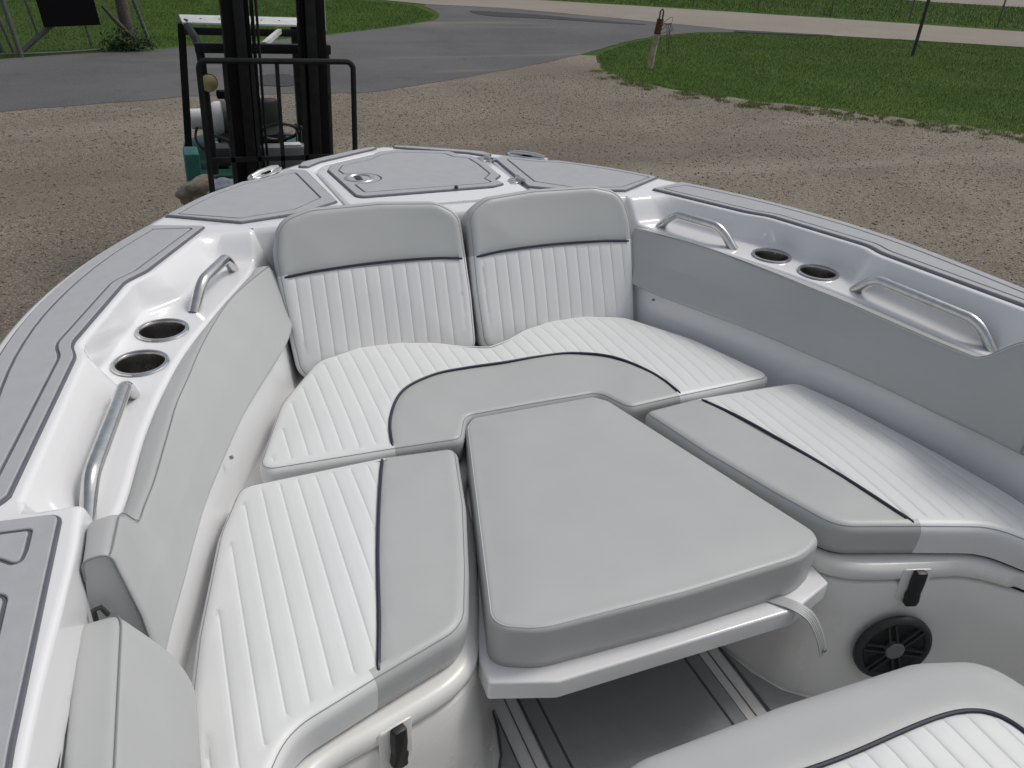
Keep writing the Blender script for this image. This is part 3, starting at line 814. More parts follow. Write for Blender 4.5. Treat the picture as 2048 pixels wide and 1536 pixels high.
cushion('bow_seat_cushion', 'U-shaped white pleated cushion with gray front border below the two bow backrests', 'cushion', None, bow, H - 1.036, H - 1.117, .020, .008, bpipe, make_side(bp_poly), PL, pdepth=.0014, dips=((0, 1.90, .05, .004),), wrink=.0015)
# side seats
sidep = [(.232, 1.440, .035), (.40, 1.456, .2), (.700, 1.446, .045), (.752, 1.305, .2), (.806, 1.06, .2), (.828, .92, .2), (.842, .70, .2), (.85, .33, .03), (.785, .33, .03), (.782, .60, .10), (.752, .715, .10), (.690, .822, .10), (.552, .872, .25), (.386, .928, .085), (.338, 1.06, .25), (.281, 1.24, .2), (.246, 1.385, .03)]
sidep = fillet(sidep, .02, 6)
sp = spline([(.398, 1.475), (.403, 1.44), (.419, 1.385), (.449, 1.28), (.486, 1.142), (.524, .98), (.553, .868), (.556, .85)], 10)
spoly = sp + [(.556, .7), (.1, .7), (.1, 1.6), (.398, 1.6)]
swhite = make_side(spoly)
cushion('side_seat_cushion', 'starboard side seat cushion, white pleats with gray border, above the round speaker', 'cushion', 'side seat cushions', sidep, H - 1.036, H - 1.110, .024, .009, sp, swhite, PL, wrink=.0012, under=.006)
cushion('side_seat_cushion', 'port side seat cushion, white pleats with gray border, nearest the camera at lower left', 'cushion', 'side seat cushions', mir(sidep), H - 1.036, H - 1.110, .024, .009, mir(sp), lambda x, y: swhite(-x, y), PL, wrink=.0012, under=.006)
for s_ in (1, -1):
    q = ccw(offset(ccw(uniform(sidep, .012)), .014)); q = mir(q) if s_ < 0 else q
    v, f = slab(q, H - 1.1182, H - 1.108, 0); obj('cushion_board', v, f, 'black_p', [o for o in bpy.data.objects if o.name.startswith('side_seat_cushion')][0 if s_ > 0 else 1], False)
# backrests
kk = math.sqrt(1 + .45**2); dv = Vector((0, .45, 1)) / kk; nv = Vector((0, -1, .45)) / kk; o0 = Vector((0, 1.955, H - 1.03))
bxf = lambda x, y, z: tuple(o0 + Vector((x, 0, 0)) + dv * y + nv * (z + .016 * ((abs(x) - .26) / .24)**2 - .006))
bk = fillet([(.008, -.075, .05), (.500, -.075, .05), (.514, .12, .3), (.520, .25, .2), (.500, .345, .075), (.41, .371, .12), (.22, .374, .2), (.07, .362, .08), (.008, .322, .06), (.003, .10, .2)], .03, 7)
bpp = spline([(-.02, .200), (.014, .199), (.10, .208), (.26, .212), (.42, .206), (.508, .198), (.54, .196)], 8)
for s, lb in ((1, 'starboard bow backrest, gray headrest band over white pleats, right of the pair'), (-1, 'port bow backrest, gray headrest band over white pleats, left of the pair')):
    fl = (lambda L: L) if s == 1 else mir
    cushion('backrest_cushion', lb, 'backrest', 'bow backrests', fl(bk), 0.0, -.085, .026, .010, fl(bpp), lambda x, y: y < .203, PL, xf=bxf, wrink=.0012, panel_names=('headrest_panel', 'pleated_panel'), L=.09)
# table and its filler cushion
tab = thing('table', (0, 1.2, ZF), 'white moulded tray table under the gray filler cushion in the footwell', 'table')
tr = [(-.362, .889, .006), (-.250, .851, .02), (.250, .851, .02), (.362, .889, .006), (.364, .94, .02), (.205, 1.50, .03), (.17, 1.535, .03), (-.17, 1.535, .03), (-.205, 1.50, .03), (-.360, .94, .02)]
v, f = slab(fillet(tr, .01, 4), H - 1.180, H - 1.1405, .0045, seg=3); obj('tray', v, f, 'gel', tab, True, 35)
m = MB(); m.lathe([(.04, H - 1.179), (.04, ZF + .02)], (0, 1.2, 0), 24); m.lathe([(.12, ZF + .003), (.12, ZF + .014), (.06, ZF + .03), (.04, ZF + .03)], (0, 1.2, 0), 32); m.build('pedestal', 'steel_b', tab)
ins = [(-.351, .926, .040), (-.275, .890, .15), (0, .883, .5), (.275, .890, .15), (.351, .926, .040), (.188, 1.520, .03), (.160, 1.552, .03), (-.160, 1.552, .03), (-.188, 1.520, .03)]
fc = cushion('table_cushion', 'large plain gray filler cushion lying on the tray table in the middle', 'cushion', None, fillet([(a, b - .004, c) for a, b, c in ins], .03, 7), H - 1.044, H - 1.1395, .013, .007, seam='seam_l', wrink=.0010, L=.05, under=.002, panel_names=('cover', 'cover'), seam_at=.45)
# strap hanging over the tray edge
sp_ = spline([(.200, .915, H - 1.138), (.228, .885, H - 1.1375), (.255, .852, H - 1.1380), (.271, .832, H - 1.148), (.284, .820, H - 1.172), (.297, .812, H - 1.205), (.306, .808, H - 1.232)], 6)
def ribbon(path, wv, th):
    vs, fs = [], []; wv = Vector(wv)
    for i, p in enumerate(path):
        p = Vector(p); t = (Vector(path[min(i + 1, len(path) - 1)]) - Vector(path[max(i - 1, 0)])).normalized()
        wd = (wv - t * wv.dot(t)).normalized() * wv.length; nn = t.cross(wd).normalized() * th
        vs += [p - wd - nn, p + wd - nn, p + wd + nn, p - wd + nn]
    for i in range(len(path) - 1):
        for k in range(4): fs.append((i * 4 + k, i * 4 + (k + 1) % 4, i * 4 + 4 + (k + 1) % 4, i * 4 + 4 + k))
    n = (len(path) - 1) * 4
    fs += [(0, 1, 2, 3), (n + 3, n + 2, n + 1, n)]
    return vs, fs
v, f = ribbon(sp_, (.012, .006, 0), .0014); strap = obj('strap', v, f, 'gray_v', fc, True, 40)
for o_ in (-.008, .008, -.003, .003):
    dvec = Vector((.89, .45, 0)) * o_
    tube_on([Vector(p) + dvec + Vector((-.0006, -.0016, .0008)) for p in sp_[2:]], .0007, 'stitch', 'seam', strap, 4)
m = MB(); m.lathe([(.005, 0), (.005, .002), (.003, .0035), (0, .0035)], (.3040, .8055, H - 1.224), 14, Matrix.Rotation(math.pi / 2, 3, 'X')); m.build('snap', 'steel_b', strap)

# coaming bolsters, swept along the side
SEAM = smooth_lut([(2.10, .50), (2.06, .527), (1.95, .60), (1.86, .650), (1.73, .700), (1.62, .734), (1.53, .757), (1.43, .784), (1.345, .800), (1.28, .812), (1.19, .829), (1.12, .846), (1.05, .858), (.93, .872)])
BOT = smooth_lut([(2.10, .45), (2.02, .483), (1.90, .518), (1.76, .580), (1.66, .627), (1.55, .672), (1.43, .714), (1.3, .757), (1.2, .783), (1.1, .806), (1.0, .830), (.92, .846)])
def bolster(name, label, s, y0, y1, topz, seamf, botf, backf, zbot, group, ends=True, thin=.020):
    yl = np.concatenate([np.linspace(y0, y0 + .02, 5)[:-1], np.arange(y0 + .02, y1 - .04, .008), np.linspace(y1 - .04, y1, 12)])
    rows = []; seam = []
    for y in yl:
        zt = topz(y); xs, xb, xk = seamf(y), botf(y), backf(y)
        # front end: pull the lower corner back and round it
        e = max(0, (y - (y1 - .035)) / .035); kf = 1 - math.sqrt(max(0, 1 - e * e)); e2 = max(0, (y0 + .012 - y) / .012); k2 = (1 - math.sqrt(max(0, 1 - e2 * e2)))
        zb_ = zbot + .05 * kf
        shr = .018 * kf + .004 * k2
        mx, mz = (xs + xb) / 2 - .006, (zt + zb_) / 2
        prof = [(xk, zt - .035), (xk - .001, zt - .002 - shr * .3), (xs + shr * .6, zt + .004 - shr * .5), (mx + shr, mz + .002), (xb + shr, zb_ + .002), (xb + thin + .010 + .04 * (1 - sstep(.95, 1.12, y)), zb_ - .006), (xb + thin + .012 + .05 * (1 - sstep(.95, 1.12, y)), zb_ + .03)]
        f_ = fillet_fixed(prof, [0, .016, .018, .08, .016, .012, 0], 5)
        rows.append([(s * x, y, z) for x, z in f_]); seam.append((s * (xs + shr * .6 - .001), y, zt + .0018 - shr * .5))
    vs, fs = [], []; n = len(rows[0])
    for r in rows: vs += r
    for i in range(len(rows) - 1):
        for k in range(n - 1): fs.append((i * n + k, i * n + k + 1, (i + 1) * n + k + 1, (i + 1) * n + k))
    root = thing(name, (s * botf((y0 + y1) / 2), (y0 + y1) / 2, zbot), label, 'bolster', group)
    fs2 = [tuple(range(n)), tuple((len(rows) - 1) * n + k for k in reversed(range(n)))]
    obj('cover', vs, fs + fs2, 'gray_v', root, True, 60)
    tube_on(seam, .0012, 'seam', 'seam', root, 5)
    # welt round the aft end
    tube_on([(x, y - .0005, z) for x, y, z in rows[0]], .0016, 'welt', 'seam', root, 5)
    return root
def topz_f(y): return H - .818 + (.083) * (1 - sstep(.995, 1.105, y)) + .004 * math.sin(y * 3)
SEAM2 = lambda y: SEAM(y) 
BACK = lambda y: T_(y) - .003
for s, lb in ((1, 'starboard coaming bolster, long gray pad below the right hand grab rails'), (-1, 'port coaming bolster, long gray pad beside the left hand cup holders')):
    bolster('coaming_bolster', lb, s, .925, 2.062, topz_f, SEAM, BOT, BACK, H - .966, 'coaming bolsters')
# aft port bolster
bolster('coaming_bolster', 'short gray bolster at the lower left corner, behind the port coaming bolster', -1, -.5, .888, lambda y: H - .80, lambda y: .872 + (.888 - y) * .03, lambda y: .80 + (.888 - y) * .01, lambda y: .926 + (.888 - y) * .03, H - .965, 'coaming bolsters', thin=.05)

# console seat at the bottom right
cs = fillet([(-.405, .30, .0), (-.398, .46, .12), (-.365, .570, .09), (-.25, .606, .12), (0, .612, .5), (.25, .606, .12), (.365, .570, .09), (.398, .46, .12), (.405, .30, 0), (.40, -.25, .05), (-.40, -.25, .05)], .03, 7)
cpp = spline([(-.285, -.30), (-.285, .0), (-.283, .38), (-.268, .46), (-.225, .487), (0, .489), (.225, .487), (.268, .46), (.283, .38), (.285, 0.), (.285, -.30)], 10)
cins = make_side(cpp + [(.285, -.4), (-.285, -.4)])
cushion('console_seat_cushion', 'rounded gray seat cushion with navy piping and white pleats at lower right', 'cushion', None, cs, H - .995, H - 1.125, .050, .008, cpp, lambda x, y: not cins(x, y), PL, seam=None, under=.02, L=.04)
cb = MB(); v, f = slab(fillet([(-.35, -.2), (.35, -.2), (.35, .50), (.28, .55), (-.28, .55), (-.35, .50)], .05, 5), ZF, H - 1.132, .01); cb.add(v, f); cb.build('console_base', 'gel_in', boat)

# steering console behind its seat
v, f = slab(fillet([(-.40, -.85), (.40, -.85), (.42, -.22), (.34, -.16), (-.34, -.16), (-.42, -.22)], .06, 5), ZF, H - .36, .03); obj('console', v, f, 'gel', boat, True, 40)
# ================================================================== FORKLIFT
fk = thing('forklift', (.0, 7.6, 0), 'dark teal forklift with tall black mast and white gas tank beyond the bow', 'forklift')
FX = .055
def fbox(name, c, d, m, b=.01, rz=0, parent=fk): mb = MB(); mb.box(c, d, b, rz); return mb.build(name, m, parent, True, 40)
# load backrest frame
bx0, bx1, by = -.425, .685, 6.62
path = [(bx0 - .005, by, .42), (bx0, by, 1.88)] + [(bx0 + .055 - .055 * math.cos(a), by, 1.89 + .055 * math.sin(a)) for a in np.linspace(.2, 1.57, 6)]
path += [(bx1 - .055 + .055 * math.sin(a), by, 1.89 + .055 * math.cos(a)) for a in np.linspace(0, 1.4, 6)] + [(bx1, by, 1.88), (bx1 - .005, by, .42)]
lb_ = MB(); lb_.tube(path, .021, 8); bkf = lb_.build('load_backrest', 'fk_black', fk)
for x in (-.25, -.055, .12, .305):
    m = MB(); m.beam((x, by, 1.94), (x - .005, by, .60), .028, .022); m.build('bar', 'fk_black', bkf, False)
m = MB(); m.beam((bx0, by, 1.235), (bx1, by, 1.235), .022, .035); m.build('cross_bar', 'fk_black', bkf, False)
fbox('carriage', (.13, 6.68, .50), (.98, .05, .10), 'fk_dark'); fbox('carriage', (.13, 6.68, .85), (.98, .05, .10), 'fk_dark')
for x in (-.15, .42):
    m = MB(); m.box((x, 6.62, .45), (.10, .04, .75), .004); m.box((x, 6.15, .10), (.10, .98, .035), .004); m.build('fork', 'fk_dark', fk)
# mast: outer and inner rail on each side, with chains and hoses
for xa in (-.135, .435):
    s = 1 if xa > .15 else -1
    fbox('mast_rail', (xa + s * .040, 6.86, 1.75), (.092, .14, 3.3), 'fk_dark', .008)
    fbox('mast_rail', (xa - s * .030, 6.80, 1.80), (.075, .11, 3.2), 'fk_black', .008)
    m = MB(); m.tube([(xa - s * .085, 6.80, .4), (xa - s * .085, 6.80, 3.3)], .022, 12); m.build('lift_cylinder', 'fk_dark', fk)
    m = MB()
    for k in range(54): m.box((xa - s * .120, 6.76, .5 + k * .052), (.018 if k % 2 else .022, .02, .054))
    m.build('lift_chain', 'fk_dark', fk, False)
    fbox('tilt_bracket', (xa + s * .09, 6.92, 1.64), (.05, .06, .07), 'fk_dark')
for z in (3.35, .30): fbox('mast_cross_member', (.15, 6.90, z), (.80, .06, .12), 'fk_dark')
# overhead guard
def gpost(name, a, b, w=.06): m = MB(); m.beam(a, b, w, w * 1.1, up=(0, 1, 0)); return m.build(name, 'fk_black', fk, False)
gl, gr_ = -.47, .56
guard = fbox('overhead_guard', (FX - .01, 8.08, 2.045), (1.00, .52, .018), 'fk_plate', .004)
for dx in (-.35, -.2, -.05, .15, .3): 
    m = MB(); m.lathe([(.008, 0), (.008, .004), (0, .006)], (FX + dx, 8.06, 2.054), 8); m.build('bolt', 'fk_dark', guard)
fbox('guard_rail', (FX - .01, 7.83, 1.985), (.98, .04, .055), 'fk_black', .004, parent=guard)
fbox('guard_rail', (FX + .04, 7.08, 1.965), (1.02, .06, .07), 'fk_black', .006, parent=guard)
for x in (gl + .05, gr_ + .01):
    m = MB(); m.tube([(x + (.05 if x < 0 else .0), 7.10, 1.0), (x + (.045 if x < 0 else 0), 7.10, 1.86), (x + (.04 if x < 0 else 0), 7.12, 1.95), (x + (.03 if x < 0 else 0), 7.22, 2.0), (x, 8.0, 2.03)], .032, 8); m.build('front_post', 'fk_black', fk)
    gpost('rear_post', (x - .035 if x < 0 else x - .09, 8.05, 2.02), (x - .10 if x < 0 else x - .06, 8.18, .85))
m = MB(); m.beam((.10, 7.12, 1.99), (.32, 7.82, 2.0), .035, .035); m.build('guard_brace', 'fk_plate', guard, False)
# body
v, f = slab(fillet([(-.55, 7.35, .05), (.66, 7.35, .05), (.66, 8.55, .05), (.50, 8.85, .2), (-.40, 8.85, .2), (-.55, 8.55, .05)], .05, 5), .25, .92, .05)
obj('counterweight', v, f, 'fk_dteal', fk, True, 40)
fbox('side_cowl', (-.52, 7.52, .92), (.12, .28, .34), 'fk_teal', .02); fbox('side_cowl', (.60, 7.52, .90), (.11, .28, .24), 'fk_teal', .02)
fbox('engine_hood', (.05, 7.95, .98), (.55, .60, .16), 'fk_black', .03)
fbox('dashboard', (.20, 7.30, .98), (.40, .16, .38), 'hubg', .03); fbox('floor_plate', (.05, 7.2, .55), (1.0, .5, .04), 'fk_dark', .005)
st_ = fbox('driver_seat', (.10, 7.92, 1.11), (.42, .42, .11), 'fk_black', .04)
m = MB(); m.box((0, 0, 0), (.42, .10, .28), .045); m.v = [(.10 + a, 8.16 + b + c * .2, 1.24 + c) for a, b, c in m.v]; m.build('seat_back', 'black_p', st_, True, 50)
sw = Vector((.215, 7.47, 1.235)); ax = Matrix.Rotation(math.radians(-38), 3, 'X')
m = MB(); m.tube([sw + ax @ Vector((.155 * math.cos(t), .155 * math.sin(t), 0)) for t in np.linspace(0, 2 * math.pi, 28, endpoint=False)], .015, 8, True)
swo = m.build('steering_wheel', 'black_p', fk)
m = MB()
for k in range(3):
    a = k * 2.094 + .5; m.tube([sw + ax @ Vector((0, 0, -.02)), sw + ax @ Vector((.15 * math.cos(a), .15 * math.sin(a), 0))], .009, 6)
m.tube([sw + ax @ Vector((0, 0, -.01)), (.215, 7.33, 1.05)], .022, 8); m.build('spokes', 'black_p', swo)
# gas tank lying across the back, with collar, band and bracket
ay = Matrix.Rotation(math.pi / 2, 3, 'Y')
tc_ = (.02, 8.42, 1.15)
m = MB(); m.lathe([(.0, -.34), (.07, -.335), (.13, -.30), (.155, -.25), (.158, 0), (.155, .28), (.12, .33), (.0, .35)], tc_, 32, ay); tk = m.build('gas_tank', 'tank', fk)
m = MB(); m.lathe([(.085, -.48), (.09, -.47), (.095, -.33), (.09, -.33)], tc_, 24, ay); m.build('collar', 'tank', tk)
m = MB(); m.lathe([(.162, -.20), (.165, -.20), (.165, -.15), (.162, -.15)], tc_, 32, ay); m.build('tank_band', 'galv', tk)
m = MB(); m.lathe([(.159, -.06), (.161, -.06), (.161, .02), (.159, .02)], tc_, 32, ay); m.build('warning_label', 'red', tk)
m = MB(); m.lathe([(.159, .08), (.161, .08), (.161, .13), (.159, .13)], tc_, 32, ay); m.build('rust_band', 'rust', tk)
m = MB(); m.lathe([(.0, -.47), (.035, -.465), (.035, -.35), (.0, -.34)], tc_, 14, ay); m.build('valve', 'red', tk)
for x in (-.22, .20):
    m = MB(); m.beam((x, 8.42, .90), (x, 8.42, 1.0), .03, .2); m.beam((x, 8.27, .93), (x, 8.57, .93), .03, .03); m.build('tank_cradle', 'fk_dark', fk, False)
m = MB(); m.tube(spline([(-.40, 8.38, 1.12), (-.44, 8.30, 1.0), (-.38, 8.2, .93), (-.2, 8.2, .95), (.0, 8.2, 1.03)], 6), .012, 8); m.build('gas_hose', 'rubber', fk)
for k, (x, h) in enumerate(((.34, 1.30), (.38, 1.28), (.42, 1.26))):
    m = MB(); m.tube([(x, 7.36, 1.10), (x + .01, 7.42, h)], .008, 6); m.lathe([(0, -.018), (.016, -.012), (.018, 0), (.012, .014), (0, .018)], (x + .01, 7.42, h), 10); m.build('lever', 'black_p', fk)
for k in range(2):
    m = MB(); m.tube(spline([(.01 + k * .03, 6.95, 3.2), (.01 + k * .03, 6.93, 2.2), (.0 + k * .04, 6.97, 1.5), (-.02 + k * .08, 7.15, .95), (.0 + k * .07, 7.3, .8)], 6), .011, 7); m.build('hydraulic_hose', 'rubber', fk)
m = MB(); m.box((-.28, 7.62, 1.02), (.16, .2, .16), .02); m.build('battery', 'black_g', fk)
m = MB(); m.tube(spline([(-.30, 8.25, 1.05), (-.36, 8.0, 1.10), (-.25, 7.8, 1.12), (-.1, 7.75, 1.05)], 6), .014, 7); m.build('fuel_hose', 'rubber', fk)
m = MB(); m.lathe([(0, 0), (.05, 0), (.05, .10), (.03, .13), (0, .13)], (-.30, 7.9, .93), 16); m.build('air_filter', 'fk_plate', fk)
m = MB(); m.box((.28, 7.29, 1.175), (.16, .10, .012), .004); m.build('gauge_panel', 'fk_plate', fk)
# work lamps
for x, yy in ((-.345, 7.02),):
    m = MB(); m.lathe([(.0, .03), (.05, .025), (.066, .01), (.068, 0), (.06, -.05), (.0, -.06)], (x, yy, 1.722), 28, Matrix.Rotation(math.radians(90), 3, 'X')); hl_ = m.build('work_lamp', 'fk_dark', fk)
    m = MB(); m.lathe([(.062, .0), (.062, .028), (.045, .036), (.0, .040)], (x, yy, 1.722), 28, Matrix.Rotation(math.radians(90), 3, 'X')); m.build('lens', 'lamp', hl_)
m = MB(); m.box((-.245, 7.0, 1.64), (.11, .08, .06), .015); m.build('signal_lamp', 'fk_dark', fk)
for x, r_, yy in ((-.43, .30, 7.0), (.54, .30, 7.0), (-.38, .24, 8.45), (.49, .24, 8.45)):
    m = MB(); m.lathe([(.0, -.09), (r_ * .5, -.085), (r_ * .9, -.09), (r_, -.07), (r_, .07), (r_ * .9, .09), (r_ * .5, .085), (.0, .09)], (x, yy, r_), 36, ay); wh = m.build('wheel', 'rubber', fk)
    m = MB(); m.lathe([(.0, -.092), (r_ * .45, -.092)], (x, yy, r_), 24, ay); m.build('rim', 'fk_plate', wh)
for x in (-.43, .54):
    m = MB(); m.box((x, 7.0, .66), (.24, .62, .03), .008); m.build('fender', 'fk_dteal', fk)

fk.rotation_euler = (0, math.radians(1.5), 0); fk.location.x -= .055
def lump(name, label, cat, c, d, m, seed, group=None):
    r2 = np.random.default_rng(seed); bm = bmesh.new(); bmesh.ops.create_icosphere(bm, subdivisions=4, radius=1)
    K = [(r2.normal(size=3) * 2.6, r2.uniform(0, 6.28), r2.uniform(.03, .10)) for _ in range(14)]
    for v_ in bm.verts:
        p = np.array(v_.co); k = 1 + sum(a * math.sin(w_ @ p * 1.3 + ph) for w_, ph, a in K)
        q = Vector(p * k); q.z = max(q.z, -.75); v_.co = Vector((q.x * d[0], q.y * d[1], q.z * d[2])) + Vector(c)
    bm.verts.index_update(); o = obj(name, [v_.co.copy() for v_ in bm.verts], [[v_.index for v_ in f_.verts] for f_ in bm.faces], m, None); bm.free()
    return tag(o, label, cat, group)
lump('canvas_sack', 'slumped tan canvas sack lying on the forklift by its left post', 'sack', (-.50, 7.14, .83), (.19, .19, .12), 'sack', 3)
lump('rag', 'crumpled pale cloth beside the tan sack on the forklift', 'rag', (-.33, 7.0, .90), (.13, .10, .07), 'rag', 5)
fbox('step', (-.45, 7.12, .715), (.30, .40, .03), 'fk_dark', .005)

# ================================================================== GROUND
def jit(P, amp, step=.35):
    L = resample(P, step); r_ = random.Random(5)
    return [(x + r_.uniform(-amp, amp), y + r_.uniform(-amp, amp)) for x, y in L]
def ground(name, P, z, m): v, f = sheet(P, z); return tag(obj(name, v, f, m, None, False), kind='structure')
ground('ground', [(-400, -400), (400, -400), (400, 400), (-400, 400)], 0, 'lawn')
LOT = [(-40, -30), (30, -30), (24, -4), (15.5, 6.6), (12.9, 9.9), (12.1, 10.9), (11.0, 12.15), (9.7, 13.35), (8.6, 14.6), (8.15, 15.6), (8.3, 16.9), (9.0, 18.7), (7.5, 19.5), (0, 17.5), (-40, 16.5)]
ground('gravel_lot', jit(LOT, .09), .004, 'gravel')
LOW = [(-40, 13.3), (-3.0, 14.7), (-1.8, 15.0), (-.3, 15.4), (2.9, 15.25), (4.6, 16.2), (6.7, 17.4), (8.6, 18.75), (9.5, 19.45), (11, 20.7), (12.5, 21.7), (14.3, 22.3), (16.2, 22.25)]
UP = [(14.0, 25.4), (10.8, 28.9), (8.4, 30.3), (7.9, 28.9), (7.75, 26.7), (7.1, 25.2), (5.1, 23.5), (2.9, 22.1), (-.6, 20.5), (-2.5, 20.0), (-3.5, 19.5), (-40, 17.0)]
ground('driveway', jit(LOW + UP, .04), .009, 'asphalt')
RL = [(-30, 64), (2, 35.5), (8.0, 29.6), (10.8, 28.2), (14.0, 24.9), (16.1, 22.5), (20.2, 20.4), (23.3, 18.6), (40, 8.5), (90, -22)]
RU = [(92, -16), (46, 10), (27.0, 21.7), (22.4, 25.1), (16.5, 28.9), (11.4, 31.9), (4, 38), (-28, 68)]
ground('road', jit(RL + RU, .04, .8), .014, 'road')
ground('far_road', [(24, 40.0), (33.0, 31.0), (37.5, 28.6), (90, 0), (92, 6), (40, 34), (28, 44)], .006, 'road')
# dark repair patches on the asphalt
for P in ([(9.2, 26.2), (10.6, 25.6), (12.6, 24.4), (13.6, 24.0), (12.5, 25.1), (10.4, 26.9), (9.0, 27.5)], [(15.6, 22.3), (17.0, 21.75), (18.3, 21.25), (18.5, 21.4), (17.3, 22.0), (15.9, 22.6)], [(.7, 16.4), (1.5, 16.0), (1.75, 16.6), (1.6, 17.2), (1.0, 17.0)]):
    M.setdefault('patch', ground_mat('tar_patch', [(.055, .055, .06), (.065, .065, .07), (.07, .07, .07)], (.5, 30)))
    tag(obj('asphalt_patch', *sheet(jit(spline(P, 4, True), .03, .2), .0185), 'patch', None, False), kind='structure')

# loose stones, grass: uncountable
def scatter(P, n):
    A = np.array(P); lo, hi = A.min(0), A.max(0); out = np.zeros((0, 2))
    while len(out) < n:
        q = rng.uniform(lo, hi, (n * 2, 2)); out = np.vstack([out, q[inside(q, P)]])
    return out[:n]
def big_mesh(name, V, Fc, m, **kw):
    me = bpy.data.meshes.new(name); nv, nf, k = len(V), len(Fc), Fc.shape[1]
    me.vertices.add(nv); me.vertices.foreach_set('co', V.astype(np.float32).ravel())
    me.loops.add(nf * k); me.loops.foreach_set('vertex_index', Fc.astype(np.int32).ravel())
    me.polygons.add(nf); me.polygons.foreach_set('loop_start', np.arange(0, nf * k, k, dtype=np.int32)); me.polygons.foreach_set('loop_total', np.full(nf, k, np.int32))
    me.update(); me.validate(); me.materials.append(M[m]); o = bpy.data.objects.new(name, me); COL.objects.link(o); return tag(o, **kw)
def stones(P, n, smin, smax, zb=.004):
    q = scatter(P, n); s = smin * (smax / smin) ** (rng.random(n) ** 2.2)
    oct_ = np.array([(1, 0, 0), (-1, 0, 0), (0, 1, 0), (0, -1, 0), (0, 0, 1), (0, 0, -.4)], float)
    fo = np.array([(0, 2, 4), (2, 1, 4), (1, 3, 4), (3, 0, 4), (2, 0, 5), (1, 2, 5), (3, 1, 5), (0, 3, 5)])
    a = rng.uniform(0, 6.28, n); V = np.repeat(oct_[None], n, 0) * rng.uniform(.6, 1.25, (n, 6, 1))
    V *= (s[:, None, None] * np.stack([rng.uniform(.8, 1.3, n), rng.uniform(.7, 1.1, n), rng.uniform(.4, .8, n)], 1)[:, None, :])
    c, sn = np.cos(a), np.sin(a); X = V[:, :, 0] * c[:, None] - V[:, :, 1] * sn[:, None]; Y = V[:, :, 0] * sn[:, None] + V[:, :, 1] * c[:, None]
    V = np.stack([X + q[:, :1], Y + q[:, 1:], V[:, :, 2] + zb + s[:, None] * .1], 2)
    return V.reshape(-1, 3), (fo[None] + (np.arange(n) * 6)[:, None, None]).reshape(-1, 3)
V1, F1 = stones([(-6, 2.5), (14, 2.5), (14, 6), (11.8, 10.8), (8.4, 14.4), (8.3, 17), (2.9, 15.3), (-5, 14.6)], 100000, .004, .019)
Vb, Fb = stones([(-5, 3.5), (12, 3.5), (11.5, 10.5), (8.2, 14.2), (8.0, 16.5), (2.9, 15.1), (-5, 14.4)], 500, .014, .028)
F1 = np.vstack([F1, Fb + len(V1)]); V1 = np.vstack([V1, Vb])
big_mesh('gravel_stones', V1, F1, 'stone', label='loose brown and gray gravel stones strewn over the lot', cat='gravel', kind='stuff')
def blades(q, hmin, hmax, wd, zb=.0):
    n = len(q); h = rng.uniform(hmin, hmax, n); a = rng.uniform(0, 6.28, n); ln = rng.uniform(.1, .7, n) * h; b = rng.uniform(0, 6.28, n)
    dx, dy = np.cos(a) * wd / 2, np.sin(a) * wd / 2
    V = np.stack([np.stack([q[:, 0] - dx, q[:, 1] - dy, np.full(n, zb)], 1), np.stack([q[:, 0] + dx, q[:, 1] + dy, np.full(n, zb)], 1), np.stack([q[:, 0] + np.cos(b) * ln, q[:, 1] + np.sin(b) * ln, zb + h], 1)], 1)
    return V.reshape(-1, 3), (np.arange(n * 3).reshape(-1, 3))
GR = [(8.25, 15.6), (8.6, 14.7), (9.7, 13.4), (11.0, 12.2), (12.1, 11.0), (12.9, 10.0), (15.6, 6.7), (24, 1), (40, 8.2), (23.3, 18.5), (20.2, 20.3), (16.1, 22.15), (14.3, 22.15), (12.5, 21.5), (11, 20.5), (9.1, 18.7), (8.35, 16.9)]
V2, F2 = blades(scatter(GR, 330000), .02, .055, .007)
big_mesh('grass', V2, F2, 'blade', label='dark green lawn on the right beside the gravel lot', cat='grass', kind='stuff')
GL = [(-8, 19.2), (-3.5, 19.7), (-2.5, 20.2), (-.6, 20.7), (2.9, 22.3), (5.1, 23.7), (7.0, 25.3), (7.6, 26.8), (7.6, 29.2), (2, 35), (-12, 44)]
V3, F3 = blades(scatter(GL, 170000), .02, .06, .010)
big_mesh('grass', V3, F3, 'blade', label='green lawn beyond the driveway at upper left', cat='grass', kind='stuff')
GF = [(46, 10.4), (27.2, 22.0), (22.5, 25.4), (16.6, 29.2), (11.5, 32.1), (14, 44), (24, 39.8), (33, 30.8), (60, 14)]
V4, F4 = blades(scatter(GF, 90000), .03, .12, .016)
big_mesh('grass', V4, F4, 'blade', label='rough grass verge across the road at upper right', cat='grass', kind='stuff')
# thin straggly tufts where lawn meets gravel
ed = np.array(resample([(8.2, 16.6), (8.35, 15.2), (9.4, 13.4), (10.7, 12.1), (11.9, 10.8), (12.8, 9.8), (15.3, 6.6)], .05, closed=False))
cl_ = ed[rng.integers(0, len(ed), 260)] + rng.normal(0, .22, (260, 2)) - np.array([.16, .12])
q5 = (cl_[:, None, :] + rng.normal(0, .055, (260, 60, 2)) * rng.uniform(.4, 1.5, (260, 1, 1))).reshape(-1, 2)
V5, F5 = blades(q5, .02, .06, .010, .004)
big_mesh('grass_tufts', V5, F5, 'dryblade', label='sparse weedy tufts along the lawn edge in the gravel', cat='grass', kind='stuff')

